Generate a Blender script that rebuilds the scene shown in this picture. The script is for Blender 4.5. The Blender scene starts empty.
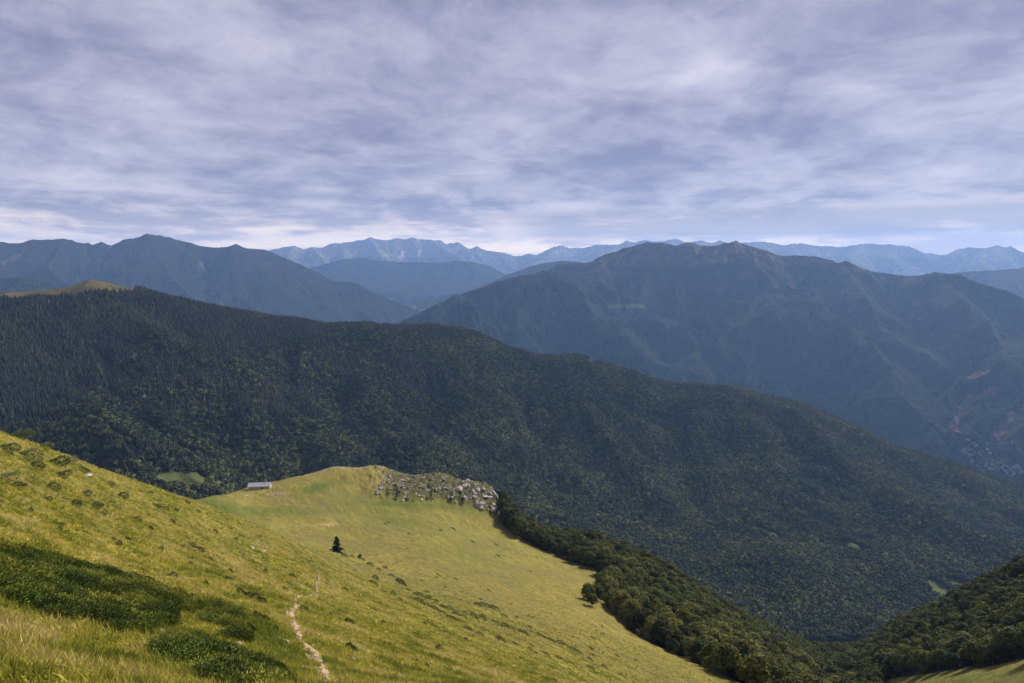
import bpy, bmesh, math, random
import numpy as np
from mathutils import Vector, Euler
random.seed(7)
rng = np.random.default_rng(11)
R = math.radians
scene = bpy.context.scene
COL = scene.collection

# ------------------------------------------------------------------ camera
F = 683.0; CX = 512.0; CY = 341.5; PITCH = math.atan((CY - 258.0) / F)
cd = bpy.data.cameras.new('camera'); cam = bpy.data.objects.new('camera', cd); COL.objects.link(cam)
cd.sensor_width = 36.0; cd.lens = 36.0 * F / 1024.0; cd.clip_start = 0.1; cd.clip_end = 200000
cam.location = (0, 0, 0); cam.rotation_euler = (math.pi / 2 - PITCH, 0, 0)
scene.camera = cam
CP, SP = math.cos(PITCH), math.sin(PITCH)

def ray(px, py):
    """azimuth and slope (dz per horizontal metre) of the line of sight"""
    px = np.asarray(px, float); py = np.asarray(py, float)
    u = (px - CX) / F; v = (CY - py) / F
    dx = u; dy = CP + v * SP; dz = -SP + v * CP
    h = np.hypot(dx, dy)
    return np.arctan2(dx, dy), dz / h
def P(px, py, r):
    a, t = ray(px, py)
    return np.stack([np.sin(a) * r, np.cos(a) * r, t * r], -1)
def proj(x, y, z):
    f = y * CP - z * SP; up = y * SP + z * CP
    f = np.where(f < 0.1, 0.1, f)
    return CX + F * x / f, CY - F * up / f

# ------------------------------------------------------------------ noise
def _h(ix, iy, s):
    n = (ix.astype(np.int64) * 374761393 + iy.astype(np.int64) * 668265263 + s * 974634777) & 0xFFFFFFFF
    n = ((n ^ (n >> 13)) * 1274126177) & 0xFFFFFFFF
    n = (n ^ (n >> 16)) & 0xFFFFFFFF
    return n / 4294967295.0
def gnoise(x, y, s=0):
    ix = np.floor(x); iy = np.floor(y); fx = x - ix; fy = y - iy
    ux = fx * fx * fx * (fx * (fx * 6 - 15) + 10); uy = fy * fy * fy * (fy * (fy * 6 - 15) + 10)
    def g(a, b):
        an = _h(ix + a, iy + b, s) * 2 * np.pi
        return np.cos(an) * (fx - a) + np.sin(an) * (fy - b)
    return ((g(0, 0) * (1 - ux) + g(1, 0) * ux) * (1 - uy) + (g(0, 1) * (1 - ux) + g(1, 1) * ux) * uy) * 1.4
def fbm(x, y, o=5, s=0, gain=0.5):
    v = 0; a = 1.0
    for i in range(o):
        v = v + a * gnoise(x, y, s + i * 17); x = x * 2.03 + 11.3; y = y * 2.03 - 7.1; a *= gain
    return v
def ridged(x, y, o=5, s=0, gain=0.5):
    v = 0; a = 1.0
    for i in range(o):
        v = v + a * (1 - 2 * np.abs(gnoise(x, y, s + i * 17))); x = x * 2.03 + 11.3; y = y * 2.03 - 7.1; a *= gain
    return v
def smooth(x, a, b):
    t = np.clip((x - a) / (b - a), 0, 1); return t * t * (3 - 2 * t)
def gully(x, y, gx, gy, wl, o=5, s=0, gain=0.45, branch=1.5, full=0.35):
    """erosion pattern: gullies and ribs that run down the slope (gx, gy)"""
    gm = np.hypot(gx, gy) + 1e-6; k = np.clip(gm / full, 0, 1) / gm
    dx0 = gy * k; dy0 = -gx * k
    h = np.zeros_like(x); hx = np.zeros_like(x); hy = np.zeros_like(x)
    a = 1.0; f = 1.0 / wl; fr = 1.0
    for q in range(o):
        ddx = dx0 + hy * branch; ddy = dy0 - hx * branch
        m = np.maximum(np.hypot(ddx, ddy), 1.0); ddx = ddx / m; ddy = ddy / m
        X = x * f; Y = y * f; ix = np.floor(X); iy = np.floor(Y); fx = X - ix; fy = Y - iy
        c = 0; sx = 0; sy = 0; wt = 0
        for i in (-1, 0, 1, 2):
            for j in (-1, 0, 1, 2):
                jx = _h(ix - i, iy - j, s + q * 7) * 0.5 - .25; jy = _h(ix - i, iy - j, s + 99 + q * 7) * 0.5 - .25
                ppx = fx + i - .5 - jx; ppy = fy + j - .5 - jy
                w = np.exp(-(ppx * ppx + ppy * ppy) * 2)
                mg = (ppx * ddx + ppy * ddy) * 2 * np.pi
                sn = -np.sin(mg) * w
                c = c + np.cos(mg) * w; sx = sx + sn * ddx; sy = sy + sn * ddy; wt = wt + w
        h = h + a * c / wt; hx = hx + a * fr * sx / wt; hy = hy + a * fr * sy / wt
        a *= gain; f *= 2; fr *= 2
    return h

# ------------------------------------------------------------------ thin plate surface in (azimuth, ln r)
class TPS:
    K = 2.6
    def __init__(s, pts, lam=1e-4):
        pts = np.array(pts, float)
        a, t = ray(pts[:, 0], pts[:, 1])
        s.fit(a, np.log(pts[:, 2]), t, lam)
    def fit(s, a, l, t, lam):
        s.X = np.stack([a * s.K, l], 1); n = len(t)
        d = np.linalg.norm(s.X[:, None] - s.X[None], axis=2)
        A = np.where(d > 0, d * d * np.log(d + 1e-12), 0) + lam * np.eye(n)
        Q = np.hstack([np.ones((n, 1)), s.X])
        M = np.block([[A, Q], [Q.T, np.zeros((3, 3))]])
        s.w = np.linalg.solve(M, np.concatenate([t, np.zeros(3)]))
    def __call__(s, az, lr):
        sh = az.shape; a = az.ravel() * s.K; l = lr.ravel(); out = s.w[-3] + s.w[-2] * a + s.w[-1] * l
        for (xa, xl), w in zip(s.X, s.w[:-3]):
            d2 = (a - xa) ** 2 + (l - xl) ** 2 + 1e-12
            out += w * d2 * 0.5 * np.log(d2)
        return out.reshape(sh)

# ------------------------------------------------------------------ terrain sheets on a polar grid
class Sheet:
    def __init__(s, name, az, lr, Z, mat, kind='structure', attrs=None, thing=None):
        s.az, s.lr, s.Z = az, lr, Z
        A, L = np.meshgrid(az, lr, indexing='xy'); r = np.exp(L)
        X = np.sin(A) * r; Y = np.cos(A) * r
        s.X, s.Y = X, Y
        nr, na = Z.shape
        v = np.stack([X, Y, Z], -1).reshape(-1, 3)
        i = np.arange(nr * na).reshape(nr, na)
        f = np.stack([i[:-1, :-1], i[:-1, 1:], i[1:, 1:], i[1:, :-1]], -1).reshape(-1, 4)
        me = raw_mesh(name, v, f, smooth_=True)
        for k, a in (attrs or {}).items():
            at = me.attributes.new(k, 'FLOAT', 'POINT'); at.data.foreach_set('value', a.ravel().astype(np.float32))
        me.materials.append(mat)
        s.ob = bpy.data.objects.new(name, me); COL.objects.link(s.ob); s.ob['kind'] = kind
    def idx(s, a, l):
        fa = np.interp(a, s.az, np.arange(len(s.az))); fl = np.interp(l, s.lr, np.arange(len(s.lr)))
        return fa, fl
    def sample(s, G, a, l):
        fa, fl = s.idx(a, l)
        i = np.minimum(fa.astype(int), len(s.az) - 2); j = np.minimum(fl.astype(int), len(s.lr) - 2)
        u = fa - i; w = fl - j
        return (G[j, i] * (1 - u) + G[j, i + 1] * u) * (1 - w) + (G[j + 1, i] * (1 - u) + G[j + 1, i + 1] * u) * w
    def z(s, x, y):
        return s.sample(s.Z, np.arctan2(x, y), np.log(np.hypot(x, y)))
    def hit(s, px, py):
        """first ground point along the line of sight"""
        a, t = ray(px, py); a = np.atleast_1d(a); t = np.atleast_1d(t)
        T = s.Z / np.exp(s.lr)[:, None]
        res = np.full((len(a), 3), np.nan)
        for n in range(len(a)):
            fa, _ = s.idx(a[n], 0); i = min(int(fa), len(s.az) - 2); u = fa - i
            c = T[:, i] * (1 - u) + T[:, i + 1] * u
            k = np.nonzero((c >= t[n]) & (s.lr > math.log(5)))[0]
            if len(k) == 0: continue
            j = max(k[0], 1); c0, c1 = c[j - 1], c[j]
            w = np.clip((t[n] - c0) / (c1 - c0 + 1e-12), 0, 1)
            r = math.exp(s.lr[j - 1] * (1 - w) + s.lr[j] * w)
            res[n] = (math.sin(a[n]) * r, math.cos(a[n]) * r, t[n] * r)
        return res

def raw_mesh(name, v, f, smooth_=False, mats=None, mi=None):
    v = np.asarray(v, np.float32); f = np.asarray(f, np.int32)
    me = bpy.data.meshes.new(name)
    me.vertices.add(len(v)); me.vertices.foreach_set('co', v.ravel())
    k = f.shape[1]
    me.loops.add(f.size); me.loops.foreach_set('vertex_index', f.ravel())
    me.polygons.add(len(f)); me.polygons.foreach_set('loop_start', np.arange(0, f.size, k, dtype=np.int32))
    me.polygons.foreach_set('loop_total', np.full(len(f), k, np.int32))
    if smooth_: me.polygons.foreach_set('use_smooth', np.ones(len(f), bool))
    if mi is not None: me.polygons.foreach_set('material_index', np.asarray(mi, np.int32))
    for m in (mats or []): me.materials.append(m)
    me.update(calc_edges=True)
    return me

# ------------------------------------------------------------------ materials
def new_mat(name):
    m = bpy.data.materials.new(name); m.use_nodes = True; nt = m.node_tree; nt.nodes.clear()
    return m, NB(nt)
class NB:
    def __init__(s, nt): s.nt = nt
    def n(s, t, inputs=None, **kw):
        nd = s.nt.nodes.new(t)
        for k, v in kw.items(): setattr(nd, k, v)
        for k, v in (inputs or {}).items():
            if isinstance(v, bpy.types.NodeSocket): s.nt.links.new(v, nd.inputs[k])
            else: nd.inputs[k].default_value = v
        return nd
    def pos(s, scale=(1, 1, 1), rot=(0, 0, 0)):
        tc = s.n('ShaderNodeTexCoord'); mp = s.n('ShaderNodeMapping', {'Vector': tc.outputs['Object'], 'Scale': scale, 'Rotation': rot})
        return mp.outputs[0]
    def noise(s, vec, scale, detail=4, rough=0.55, dist=0.0):
        return s.n('ShaderNodeTexNoise', {'Vector': vec, 'Scale': scale, 'Detail': detail, 'Roughness': rough, 'Distortion': dist}).outputs['Fac']
    def vor(s, vec, scale, out='Distance', **kw):
        return s.n('ShaderNodeTexVoronoi', {'Vector': vec, 'Scale': scale}, **kw).outputs[out]
    def ramp(s, fac, a, b, c0=0.0, c1=1.0):
        return s.n('ShaderNodeMapRange', {0: fac, 1: a, 2: b, 3: c0, 4: c1}, interpolation_type='SMOOTHSTEP').outputs[0]
    def mix(s, fac, a, b, mode='MIX'):
        nd = s.n('ShaderNodeMix', data_type='RGBA', blend_type=mode)
        for sock, v in ((nd.inputs[0], fac), (nd.inputs[6], a), (nd.inputs[7], b)):
            if isinstance(v, bpy.types.NodeSocket): s.nt.links.new(v, sock)
            else: sock.default_value = v if not isinstance(v, tuple) else (*v[:3], 1)
        return nd.outputs[2]
    def math(s, op, a, b=0.0, clamp=False):
        return s.n('ShaderNodeMath', {0: a, 1: b}, operation=op, use_clamp=clamp).outputs[0]
    def attr(s, name, typ='GEOMETRY'):
        return s.n('ShaderNodeAttribute', attribute_name=name, attribute_type=typ).outputs['Fac']
    def out(s, col, rough=0.9, bump=None, bs=1.0, bd=0.1, spec=0.2, transl=0.0):
        p = s.n('ShaderNodeBsdfPrincipled', {'Roughness': rough, 'Specular IOR Level': spec})
        if isinstance(col, bpy.types.NodeSocket): s.nt.links.new(col, p.inputs['Base Color'])
        else: p.inputs['Base Color'].default_value = (*col, 1)
        if bump is not None:
            b = s.n('ShaderNodeBump', {'Height': bump, 'Strength': bs, 'Distance': bd}); s.nt.links.new(b.outputs[0], p.inputs['Normal'])
        sh = p.outputs[0]
        if transl > 0:
            t = s.n('ShaderNodeBsdfTranslucent')
            if isinstance(col, bpy.types.NodeSocket): s.nt.links.new(col, t.inputs[0])
            else: t.inputs[0].default_value = (*col, 1)
            sh = s.n('ShaderNodeMixShader', {0: transl, 1: sh, 2: t.outputs[0]}).outputs[0]
        o = s.n('ShaderNodeOutputMaterial'); s.nt.links.new(sh, o.inputs[0])

# direction of the contour lines on the near slope
_a, _b = P(350, 560, 300), P(540, 632, 150)
CONTOUR = math.atan2((_b - _a)[1], (_b - _a)[0])

def mat_meadow():
    m, b = new_mat('meadow')
    p = b.pos(); st = b.n('ShaderNodeMapping', {'Vector': b.n('ShaderNodeTexCoord').outputs['Object'], 'Rotation': (0, 0, -CONTOUR)}).outputs[0]
    st2 = b.n('ShaderNodeMapping', {'Vector': st, 'Scale': (0.28, 1, 1)}).outputs[0]
    big = b.noise(p, 0.016, 5, 0.6, 0.6); med = b.noise(st2, 0.16, 6, 0.62, 0.4); fine = b.noise(st2, 0.8, 6, 0.72); spk = b.noise(p, 5.0, 4, 0.7)
    c = b.mix(b.ramp(med, 0.36, 0.66), (0.315, 0.25, 0.042), (0.175, 0.168, 0.023))
    c = b.mix(b.ramp(big, 0.42, 0.60, 0, 0.85), c, (0.150, 0.128, 0.036))
    c = b.mix(b.ramp(fine, 0.52, 0.72, 0, 0.8), c, (0.39, 0.295, 0.088))
    c = b.mix(b.ramp(fine, 0.52, 0.40, 0, 0.85), c, (0.085, 0.095, 0.020))
    c = b.mix(b.ramp(spk, 0.56, 0.42, 0, 0.6), c, (0.09, 0.10, 0.025))
    st3 = b.n('ShaderNodeMapping', {'Vector': st, 'Scale': (0.018, 0.22, 1)}).outputs[0]
    ter = b.noise(st3, 1.0, 6, 0.68, 0.15)
    c = b.mix(b.ramp(ter, 0.52, 0.42, 0, 0.75), c, (0.105, 0.098, 0.026))
    c = b.mix(b.ramp(ter, 0.58, 0.66, 0, 0.5), c, (0.37, 0.285, 0.10))
    c = b.mix(b.math('MULTIPLY', b.attr('green'), b.ramp(med, 0.2, 0.6, 0.7, 1)), c, (0.060, 0.088, 0.014))
    c = b.mix(b.math('MULTIPLY', b.attr('dull'), 0.75), c, (0.190, 0.145, 0.046))
    bm = b.ramp(b.math('ADD', b.attr('bare'), b.math('MULTIPLY', b.math('SUBTRACT', b.noise(p, 0.5, 5, 0.7), 0.5), 1.5)), 0.62, 0.95)
    c = b.mix(bm, c, (0.36, 0.235, 0.135))
    # limestone showing through
    rk = b.ramp(b.math('ADD', b.attr('rock'), b.math('MULTIPLY', b.math('SUBTRACT', b.noise(p, 0.42, 6, 0.7), 0.5), 2.4)), 0.75, 0.95)
    rc = b.mix(b.noise(p, 1.3, 5, 0.6), (0.13, 0.11, 0.09), (0.36, 0.32, 0.27))
    c = b.mix(b.math('MULTIPLY', b.attr('scrub'), b.ramp(b.noise(p, 0.35, 5, 0.7), 0.25, 0.45)), c, (0.050, 0.052, 0.018))
    c = b.mix(rk, c, rc)
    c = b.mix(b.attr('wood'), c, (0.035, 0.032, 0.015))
    h = b.math('ADD', b.math('MULTIPLY', fine, 0.6), b.math('MULTIPLY', spk, 0.4))
    b.out(c, 0.95, h, 1.0, 0.6, 0.1)
    return m
def mat_forest_floor():
    m, b = new_mat('forest_floor'); p = b.pos()
    n1 = b.noise(p, 0.03, 6, 0.65)
    c = b.mix(n1, (0.018, 0.022, 0.010), (0.040, 0.040, 0.018))
    g = b.mix(b.noise(p, 0.02, 5, 0.6), (0.040, 0.060, 0.016), (0.085, 0.090, 0.030))
    c = b.mix(b.attr('clearing'), c, g)
    gr = b.mix(b.ramp(b.noise(p, 0.012, 6, 0.65), 0.4, 0.62), (0.055, 0.050, 0.022), (0.098, 0.080, 0.036))
    c = b.mix(b.attr('summit'), c, gr)
    b.out(c, 0.95, n1, 0.6, 6.0, 0.05)
    return m
def mat_mountain(name, forest, grass, rock, sc=1.0, rock_amt=0.0):
    m, b = new_mat(name); p = b.pos()
    n = b.noise(p, 0.0011 * sc, 8, 0.62, 0.3); f1 = b.noise(p, 0.028 * sc, 6, 0.75); v = b.vor(p, 0.055 * sc)
    c = b.mix(b.ramp(f1, 0.38, 0.62), tuple(x * 0.4 for x in forest), tuple(x * 2.1 for x in forest))
    c = b.mix(b.math('MULTIPLY', b.ramp(b.noise(p, 0.0045 * sc, 6, 0.6), 0.5, 0.7), 0.5), c, tuple(x * 1.0 for x in (forest[0] * 1.9, forest[1] * 1.7, forest[2] * 1.2)))
    hi = b.math('ADD', b.attr('high'), b.math('MULTIPLY', b.math('SUBTRACT', n, 0.5), 1.3))
    g2 = b.mix(b.ramp(f1, 0.35, 0.6), grass, tuple(x * 0.62 for x in grass))
    c = b.mix(b.ramp(hi, 0.42, 0.62), c, g2)
    sl = b.math('SUBTRACT', 1.0, b.n('ShaderNodeSeparateXYZ', {0: b.n('ShaderNodeNewGeometry').outputs['Normal']}).outputs[2])
    rk = b.math('MULTIPLY', b.ramp(b.math('ADD', sl, b.math('MULTIPLY', b.math('SUBTRACT', f1, 0.5), 0.5)), 0.30 - rock_amt, 0.42 - rock_amt), b.ramp(hi, 0.35, 0.7))
    c = b.mix(rk, c, rock)
    c = b.mix(b.ramp(b.math('ADD', b.attr('scree'), b.math('MULTIPLY', b.math('SUBTRACT', f1, 0.5), 1.6)), 0.45, 0.75), c, (0.125, 0.085, 0.070))
    c = b.mix(b.attr('clearing'), c, (0.085, 0.11, 0.035))
    b.out(c, 0.95, b.math('ADD', v, b.math('MULTIPLY', f1, 1.2)), 1.0, 22.0 / sc, 0.05)
    return m
def leaf_mat(name, c0, c1, c2, transl=0.25, inst='tint', var=0.35):
    m, b = new_mat(name)
    oi = b.n('ShaderNodeObjectInfo').outputs['Random']
    t = b.attr(inst, 'INSTANCER') if inst else oi
    geo = b.n('ShaderNodeTexCoord').outputs['Object']
    nz = b.noise(geo, 0.9, 3, 0.6)
    c = b.mix(b.ramp(t, 0.0, 0.55), c0, c1); c = b.mix(b.ramp(t, 0.55, 1.0), c, c2)
    hsv = b.n('ShaderNodeHueSaturation', {'Hue': 0.5, 'Saturation': 1.0, 'Value': b.math('MULTIPLY', b.ramp(oi, 0, 1, 1 - var, 1 + var), b.ramp(nz, 0.3, 0.7, 0.75, 1.25)), 'Color': c}).outputs[0]
    b.out(hsv, 0.8, spec=0.15, transl=transl)
    return m
def simple_mat(name, c, rough=0.85, nscale=3.0, amt=0.4, bump=0.02, spec=0.2):
    m, b = new_mat(name); p = b.pos(); n = b.noise(p, nscale, 6, 0.65)
    col = b.mix(b.ramp(n, 0.3, 0.7), tuple(x * (1 - amt) for x in c), tuple(min(x * (1 + amt), .9) for x in c))
    b.out(col, rough, n, 0.7, bump, spec)
    return m

M_meadow = mat_meadow(); M_floor = mat_forest_floor()
M_rock = simple_mat('limestone', (0.32, 0.285, 0.245), 0.9, 1.6, 0.45, 0.12)
M_bark = simple_mat('bark', (0.13, 0.11, 0.09), 0.95, 2.0, 0.3, 0.03)
M_path = simple_mat('trodden_earth', (0.26, 0.19, 0.12), 0.95, 3.0, 0.45, 0.08)

# ------------------------------------------------------------------ NEAR HILLSIDE
near_pts = [
 (-250,683,7),(-250,560,18),(-250,470,40),(-250,400,85),(-250,372,120),(-250,400,180),(-250,480,300),(-250,560,600),
 (0,683,9.5),(0,640,14),(0,600,21),(0,550,33),(0,500,52),(0,460,78),(0,431,112),(0,452,165),(0,510,260),(0,580,500),
 (60,452,130),
 (100,683,11),(100,620,21),(100,560,40),(100,510,76),(100,471,150),(100,495,220),(100,545,350),(100,600,560),
 (190,683,13),(190,600,33),(190,540,80),(190,503,200),(190,520,280),(190,516,400),(190,501,480),(190,530,600),(190,600,850),
 (255,683,14.5),(255,610,36),(255,565,85),(255,528,235),(255,541,290),(255,537,350),(255,527,390),(255,505,470),(255,489,530),(255,485,552),(255,505,650),(255,580,900),
 (335,683,17),(335,620,46),(335,578,120),(335,557,270),(335,553,310),(335,545,370),(335,522,435),(335,500,490),(335,481,545),(335,468,580),(335,490,670),(335,570,900),
 (380,683,19),(380,625,62),(380,585,175),(380,563,300),(380,540,390),(380,505,500),(380,470,592),(380,490,660),(380,575,900),
 (440,683,24),(440,640,70),(440,600,180),(440,560,335),(440,525,460),(440,500,535),(440,476,590),(440,500,650),(440,580,880),
 (490,683,34),(490,640,105),(490,600,230),(490,560,385),(490,524,520),(490,490,585),(490,515,630),(490,590,850),
 (520,531,520),(520,531,580),(520,560,650),(520,600,800),
 (560,683,62),(560,640,165),(560,600,300),(560,560,470),(560,544,570),(560,575,700),(560,640,950),
 (600,683,105),(600,640,205),(600,600,325),(600,575,430),(600,549,580),(600,585,740),(600,650,950),
 (650,683,150),(650,640,275),(650,600,410),(650,566,570),(650,605,740),(650,660,950),
 (735,683,215),(735,655,330),(735,630,470),(735,619,580),(735,640,720),(735,690,950),
 (800,700,280),(800,672,430),(800,655,560),(800,650,660),(800,680,850),
 (850,720,320),(850,690,430),(850,665,560),(850,655,650),(850,690,850),
 (900,720,250),(900,679,335),(900,655,430),(900,632,600),(900,670,800),
 (960,720,210),(960,673,300),(960,645,385),(960,605,555),(960,650,760),
 (1024,683,240),(1024,664,280),(1024,640,340),(1024,603,440),(1024,573,530),(1024,600,650),(1024,690,900),
 (1250,683,210),(1250,600,330),(1250,520,520),(1250,560,700),(1250,680,950),
]
for px in (-250, 0, 150, 300, 450, 600, 750, 900, 1024, 1250):
    near_pts += [(px, 690 if px < 600 else 720, 1300)]
tps = TPS(near_pts, 2e-5)
# extra anchors under and beside the viewer, given as azimuth / slope
aa, tt = ray(np.array([p[0] for p in near_pts]), np.array([p[1] for p in near_pts]))
ll = np.log([p[2] for p in near_pts])
ex = []
for azd in (-75, -55, -35, -15, 0, 15, 35, 55, 75):
    ex += [(R(azd), math.log(2.0), -0.86), (R(azd), math.log(4.5), -0.74 + (0.10 * min(0, azd) / -75 if azd < 0 else -0.02))]
for azd, r, t in ((20, 15, -.72), (20, 40, -.72), (35, 15, -.74), (35, 50, -.74), (35, 120, -.73), (55, 15, -.70), (55, 60, -.70), (55, 200, -.66), (75, 60, -.68), (75, 200, -.62), (75, 800, -.6),
                  (-55, 15, -.48), (-55, 60, -.30), (-55, 130, -.20), (-55, 400, -.42), (-75, 15, -.42), (-75, 60, -.22), (-75, 130, -.14), (-75, 400, -.36), (-75, 1300, -.7), (75, 1300, -.72)):
    ex.append((R(azd), math.log(r), t))
ex = np.array(ex)
tps.fit(np.concatenate([aa, ex[:, 0]]), np.concatenate([ll, ex[:, 1]]), np.concatenate([tt, ex[:, 2]]), 2e-5)

az = np.concatenate([np.linspace(R(-180), R(-46), 60)[:-1], np.linspace(R(-46), R(46), 1000), np.linspace(R(46), R(180), 60)[1:]])
lr = np.concatenate([np.linspace(math.log(0.4), math.log(8), 40)[:-1], np.linspace(math.log(8), math.log(1350), 900)])
A, L = np.meshgrid(az, lr); Rr = np.exp(L)
T = tps(np.clip(A, R(-75), R(75)), np.maximum(L, math.log(2.0)))
back = smooth(np.abs(A), R(75), R(150)); Tm = -0.3 - 0.35 * smooth(L, math.log(20), math.log(900)) - 0.5 * smooth(L, math.log(8), math.log(2))
T = T * (1 - back) + Tm * back
X = np.sin(A) * Rr; Y = np.cos(A) * Rr
Z = T * Rr
Z = np.where(Rr < 2.0, -1.70 - 0.0 * Rr, Z) if False else Z
k0 = smooth(Rr, 2.5, 1.2); Z = Z * (1 - k0) + (-1.68) * k0
PX, PY = proj(X, Y, Z)
# masks that belong to places on the ground
def blob(cx, cy, rx, ry, ang=0, s=1.0):
    c, q = math.cos(R(ang)), math.sin(R(ang)); dx = PX - cx; dy = PY - cy
    return np.exp(-(((dx * c + dy * q) / rx) ** 2 + ((-dx * q + dy * c) / ry) ** 2) * s)
far_m = smooth(Rr, 250, 330) * (1 - smooth(Rr, 700, 760))
rock = np.zeros_like(Z); scrub = np.zeros_like(Z); green = np.zeros_like(Z); bare = np.zeros_like(Z); dull = np.zeros_like(Z)
rib_line = np.interp(PX, [330, 350, 372, 400, 440, 470, 490, 503], [471, 467, 466, 474, 476, 479, 488, 500])
rib_base = np.interp(PX, [330, 350, 372, 400, 440, 470, 490, 503], [474, 476, 500, 502, 500, 506, 513, 524])
rib = smooth(PX, 352, 378) * (1 - smooth(PX, 503, 508)) * smooth(Rr, 500, 530) * (1 - smooth(Rr, 650, 700)) * smooth(rib_base - PY, -1.5, 2.5)
rock = np.maximum(rock, 0.66 * rib); scrub = np.maximum(scrub, rib * smooth(PX, 375, 400))
crest = smooth(Rr, 548, 575) * (1 - smooth(Rr, 600, 630)) * smooth(PX, 270, 300) * (1 - smooth(PX, 390, 400))
rock = np.maximum(rock, 0.70 * crest)
dk = 0
rock = np.maximum(rock, 0.60 * blob(372, 488, 14, 9, 25) * far_m)
rock = np.maximum(rock, 0.62 * blob(275, 495, 14, 4, -3) * far_m); rock = np.maximum(rock, .5 * blob(310, 480, 14, 3, -12) * far_m)
green = np.maximum.reduce([green, .6 * blob(980, 680, 90, 16) * (Rr > 200), 1.0 * blob(318, 488, 22, 6, -14) * far_m, .9 * blob(400, 505, 60, 5, 3) * far_m, 1.0 * blob(222, 510, 42, 12, 20) * far_m, .8 * blob(270, 512, 60, 7, 0) * far_m, 0.75 * blob(430, 505, 75, 7, 7) * far_m,
                           0.45 * blob(400, 520, 90, 14, 8) * far_m, .35 * blob(470, 560, 60, 30, 30) * far_m])
bare = np.maximum(0.80 * blob(328, 525, 26, 5, 0) * far_m, 0.62 * blob(170, 634, 15, 6) * (Rr < 60))
dull = np.maximum.reduce([.45 * smooth(PX, 440, 560) * smooth(Rr, 150, 260) * (Rr < 620), .4 * smooth(Rr, 200, 300) * (Rr < 620), 0.8 * blob(500, 590, 130, 14, 31) * (Rr < 480), .7 * blob(210, 560, 90, 7, 26) * (Rr < 200), .6 * blob(60, 655, 60, 22) * (Rr < 40), .6 * blob(225, 655, 40, 20) * (Rr < 60)])
wood_edge_px = [500, 506, 520, 545, 575, 600, 597, 588, 600, 640, 700, 737, 760]
# where the wood stands (by ground position, described along lines of sight)
def in_left_wood(px, py, r):
    a = smooth(py, 0, 1)
    e1 = np.interp(px, [503, 510, 530, 560, 585, 601], [523, 529, 543, 557, 566, 571])     # meadow edge, upper wood
    up = (px > 503) & (px < 602) & (py < e1) & (r > 420)
    e2 = np.interp(px, [604, 610, 640, 700, 737, 800, 850, 905], [598, 608, 637, 664, 683, 715, 740, 760])
    lo = (px >= 604) & (px < 880) & (py < e2) & (r > 200)
    return up | lo
def in_right_wood(px, py, r):
    e = np.interp(px, [800, 850, 880, 905, 940, 985, 1024, 1100, 1400], [760, 712, 682, 675, 672, 667, 659, 651, 636])
    return (px >= 850) & (py < e) & (r > 230)
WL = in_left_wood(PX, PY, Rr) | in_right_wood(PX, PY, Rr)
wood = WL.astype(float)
# relief
nz = fbm(X / 55, Y / 55, 4, 3) * 1.6 * smooth(Rr, 60, 260) + fbm(X / 9, Y / 9, 4, 5) * 0.32 * smooth(Rr, 6, 30) + fbm(X / 1.3, Y / 1.3, 3, 8) * 0.07
ca, sa = math.cos(CONTOUR), math.sin(CONTOUR)
along = X * ca + Y * sa; across = -X * sa + Y * ca
nz += fbm(along / 9, across / 2.2, 3, 31) * 0.22 * smooth(Rr, 15, 50)
rk = ridged(X / 8, Y / 8, 5, 40, 0.6)
nz += rib * (rk * 1.7 + 1.0) + crest * rk * 0.6
Z = Z + nz * smooth(Rr, 1.5, 4)
dull = dull * (1 - green)
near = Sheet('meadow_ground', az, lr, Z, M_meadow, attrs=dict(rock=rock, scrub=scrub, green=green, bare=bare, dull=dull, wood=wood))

# ------------------------------------------------------------------ FOREST HILL
crest_mid = [(-250,305,2700),(-100,300,2650),(0,296,2600),(40,293,2550),(70,288,2520),(95,283,2500),(125,289,2500),(160,297,2520),(200,306,2550),(250,315,2580),(300,322,2600),(370,328,2600),(430,328,2650),(480,336,2700),(520,353,2750),(580,358,2800),(640,377,2850),(700,389,2900),(740,391,2950),(800,406,3000),(860,431,3050),(940,461,3150),(1024,487,3250),(1150,535,3350),(1300,600,3400)]
mid_pts = []
foot = {-250: 560, 0: 560, 200: 575, 400: 600, 600: 640, 800: 665, 950: 670, 1150: 690}
for i, (px, py, r) in enumerate(crest_mid):
    mid_pts.append((px, py, r))
    fb = np.interp(px, list(foot), list(foot.values()))
    for rr, k in ((1250, 1.0), (1600, 0.66), (2000, 0.385), (2350, 0.19)):
        if i % 2 == 0: mid_pts.append((px, py + (fb - py) * k * (1.0 + 0.0), rr * (r / 2700) ** (k < .9)))
    if i % 2 == 0: mid_pts += [(px, py + 30, r * 1.18), (px, py + 110, r * 1.7)]
tm = TPS(mid_pts, 1e-4)
caz, _ = ray(np.array([c[0] for c in crest_mid]), np.array([c[1] for c in crest_mid])); clr = np.log([c[2] for c in crest_mid])
az = np.linspace(R(-48), R(48), 1000); lr = np.linspace(math.log(1180), math.log(4400), 420)
A, L = np.meshgrid(az, lr); Rr = np.exp(L); X = np.sin(A) * Rr; Y = np.cos(A) * Rr
def mid_z(X, Y):
    a = np.arctan2(X, Y); r = np.hypot(X, Y); return tm(a, np.log(r)) * r
Z = mid_z(X, Y); e = 40.0
gx = (mid_z(X + e, Y) - Z) / e; gy = (mid_z(X, Y + e) - Z) / e
msk = 1 - np.exp(-((L - np.interp(A, caz, clr)) / 0.10) ** 2)
Zp = Z
Z = Z + (gully(X, Y, gx, gy, 520, 5, 3, 0.42) * 46) * (0.06 + 0.94 * msk) + fbm(X / 300, Y / 300, 4, 50) * 16 * msk + fbm(X / 40, Y / 40, 3, 51) * 2.5
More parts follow.
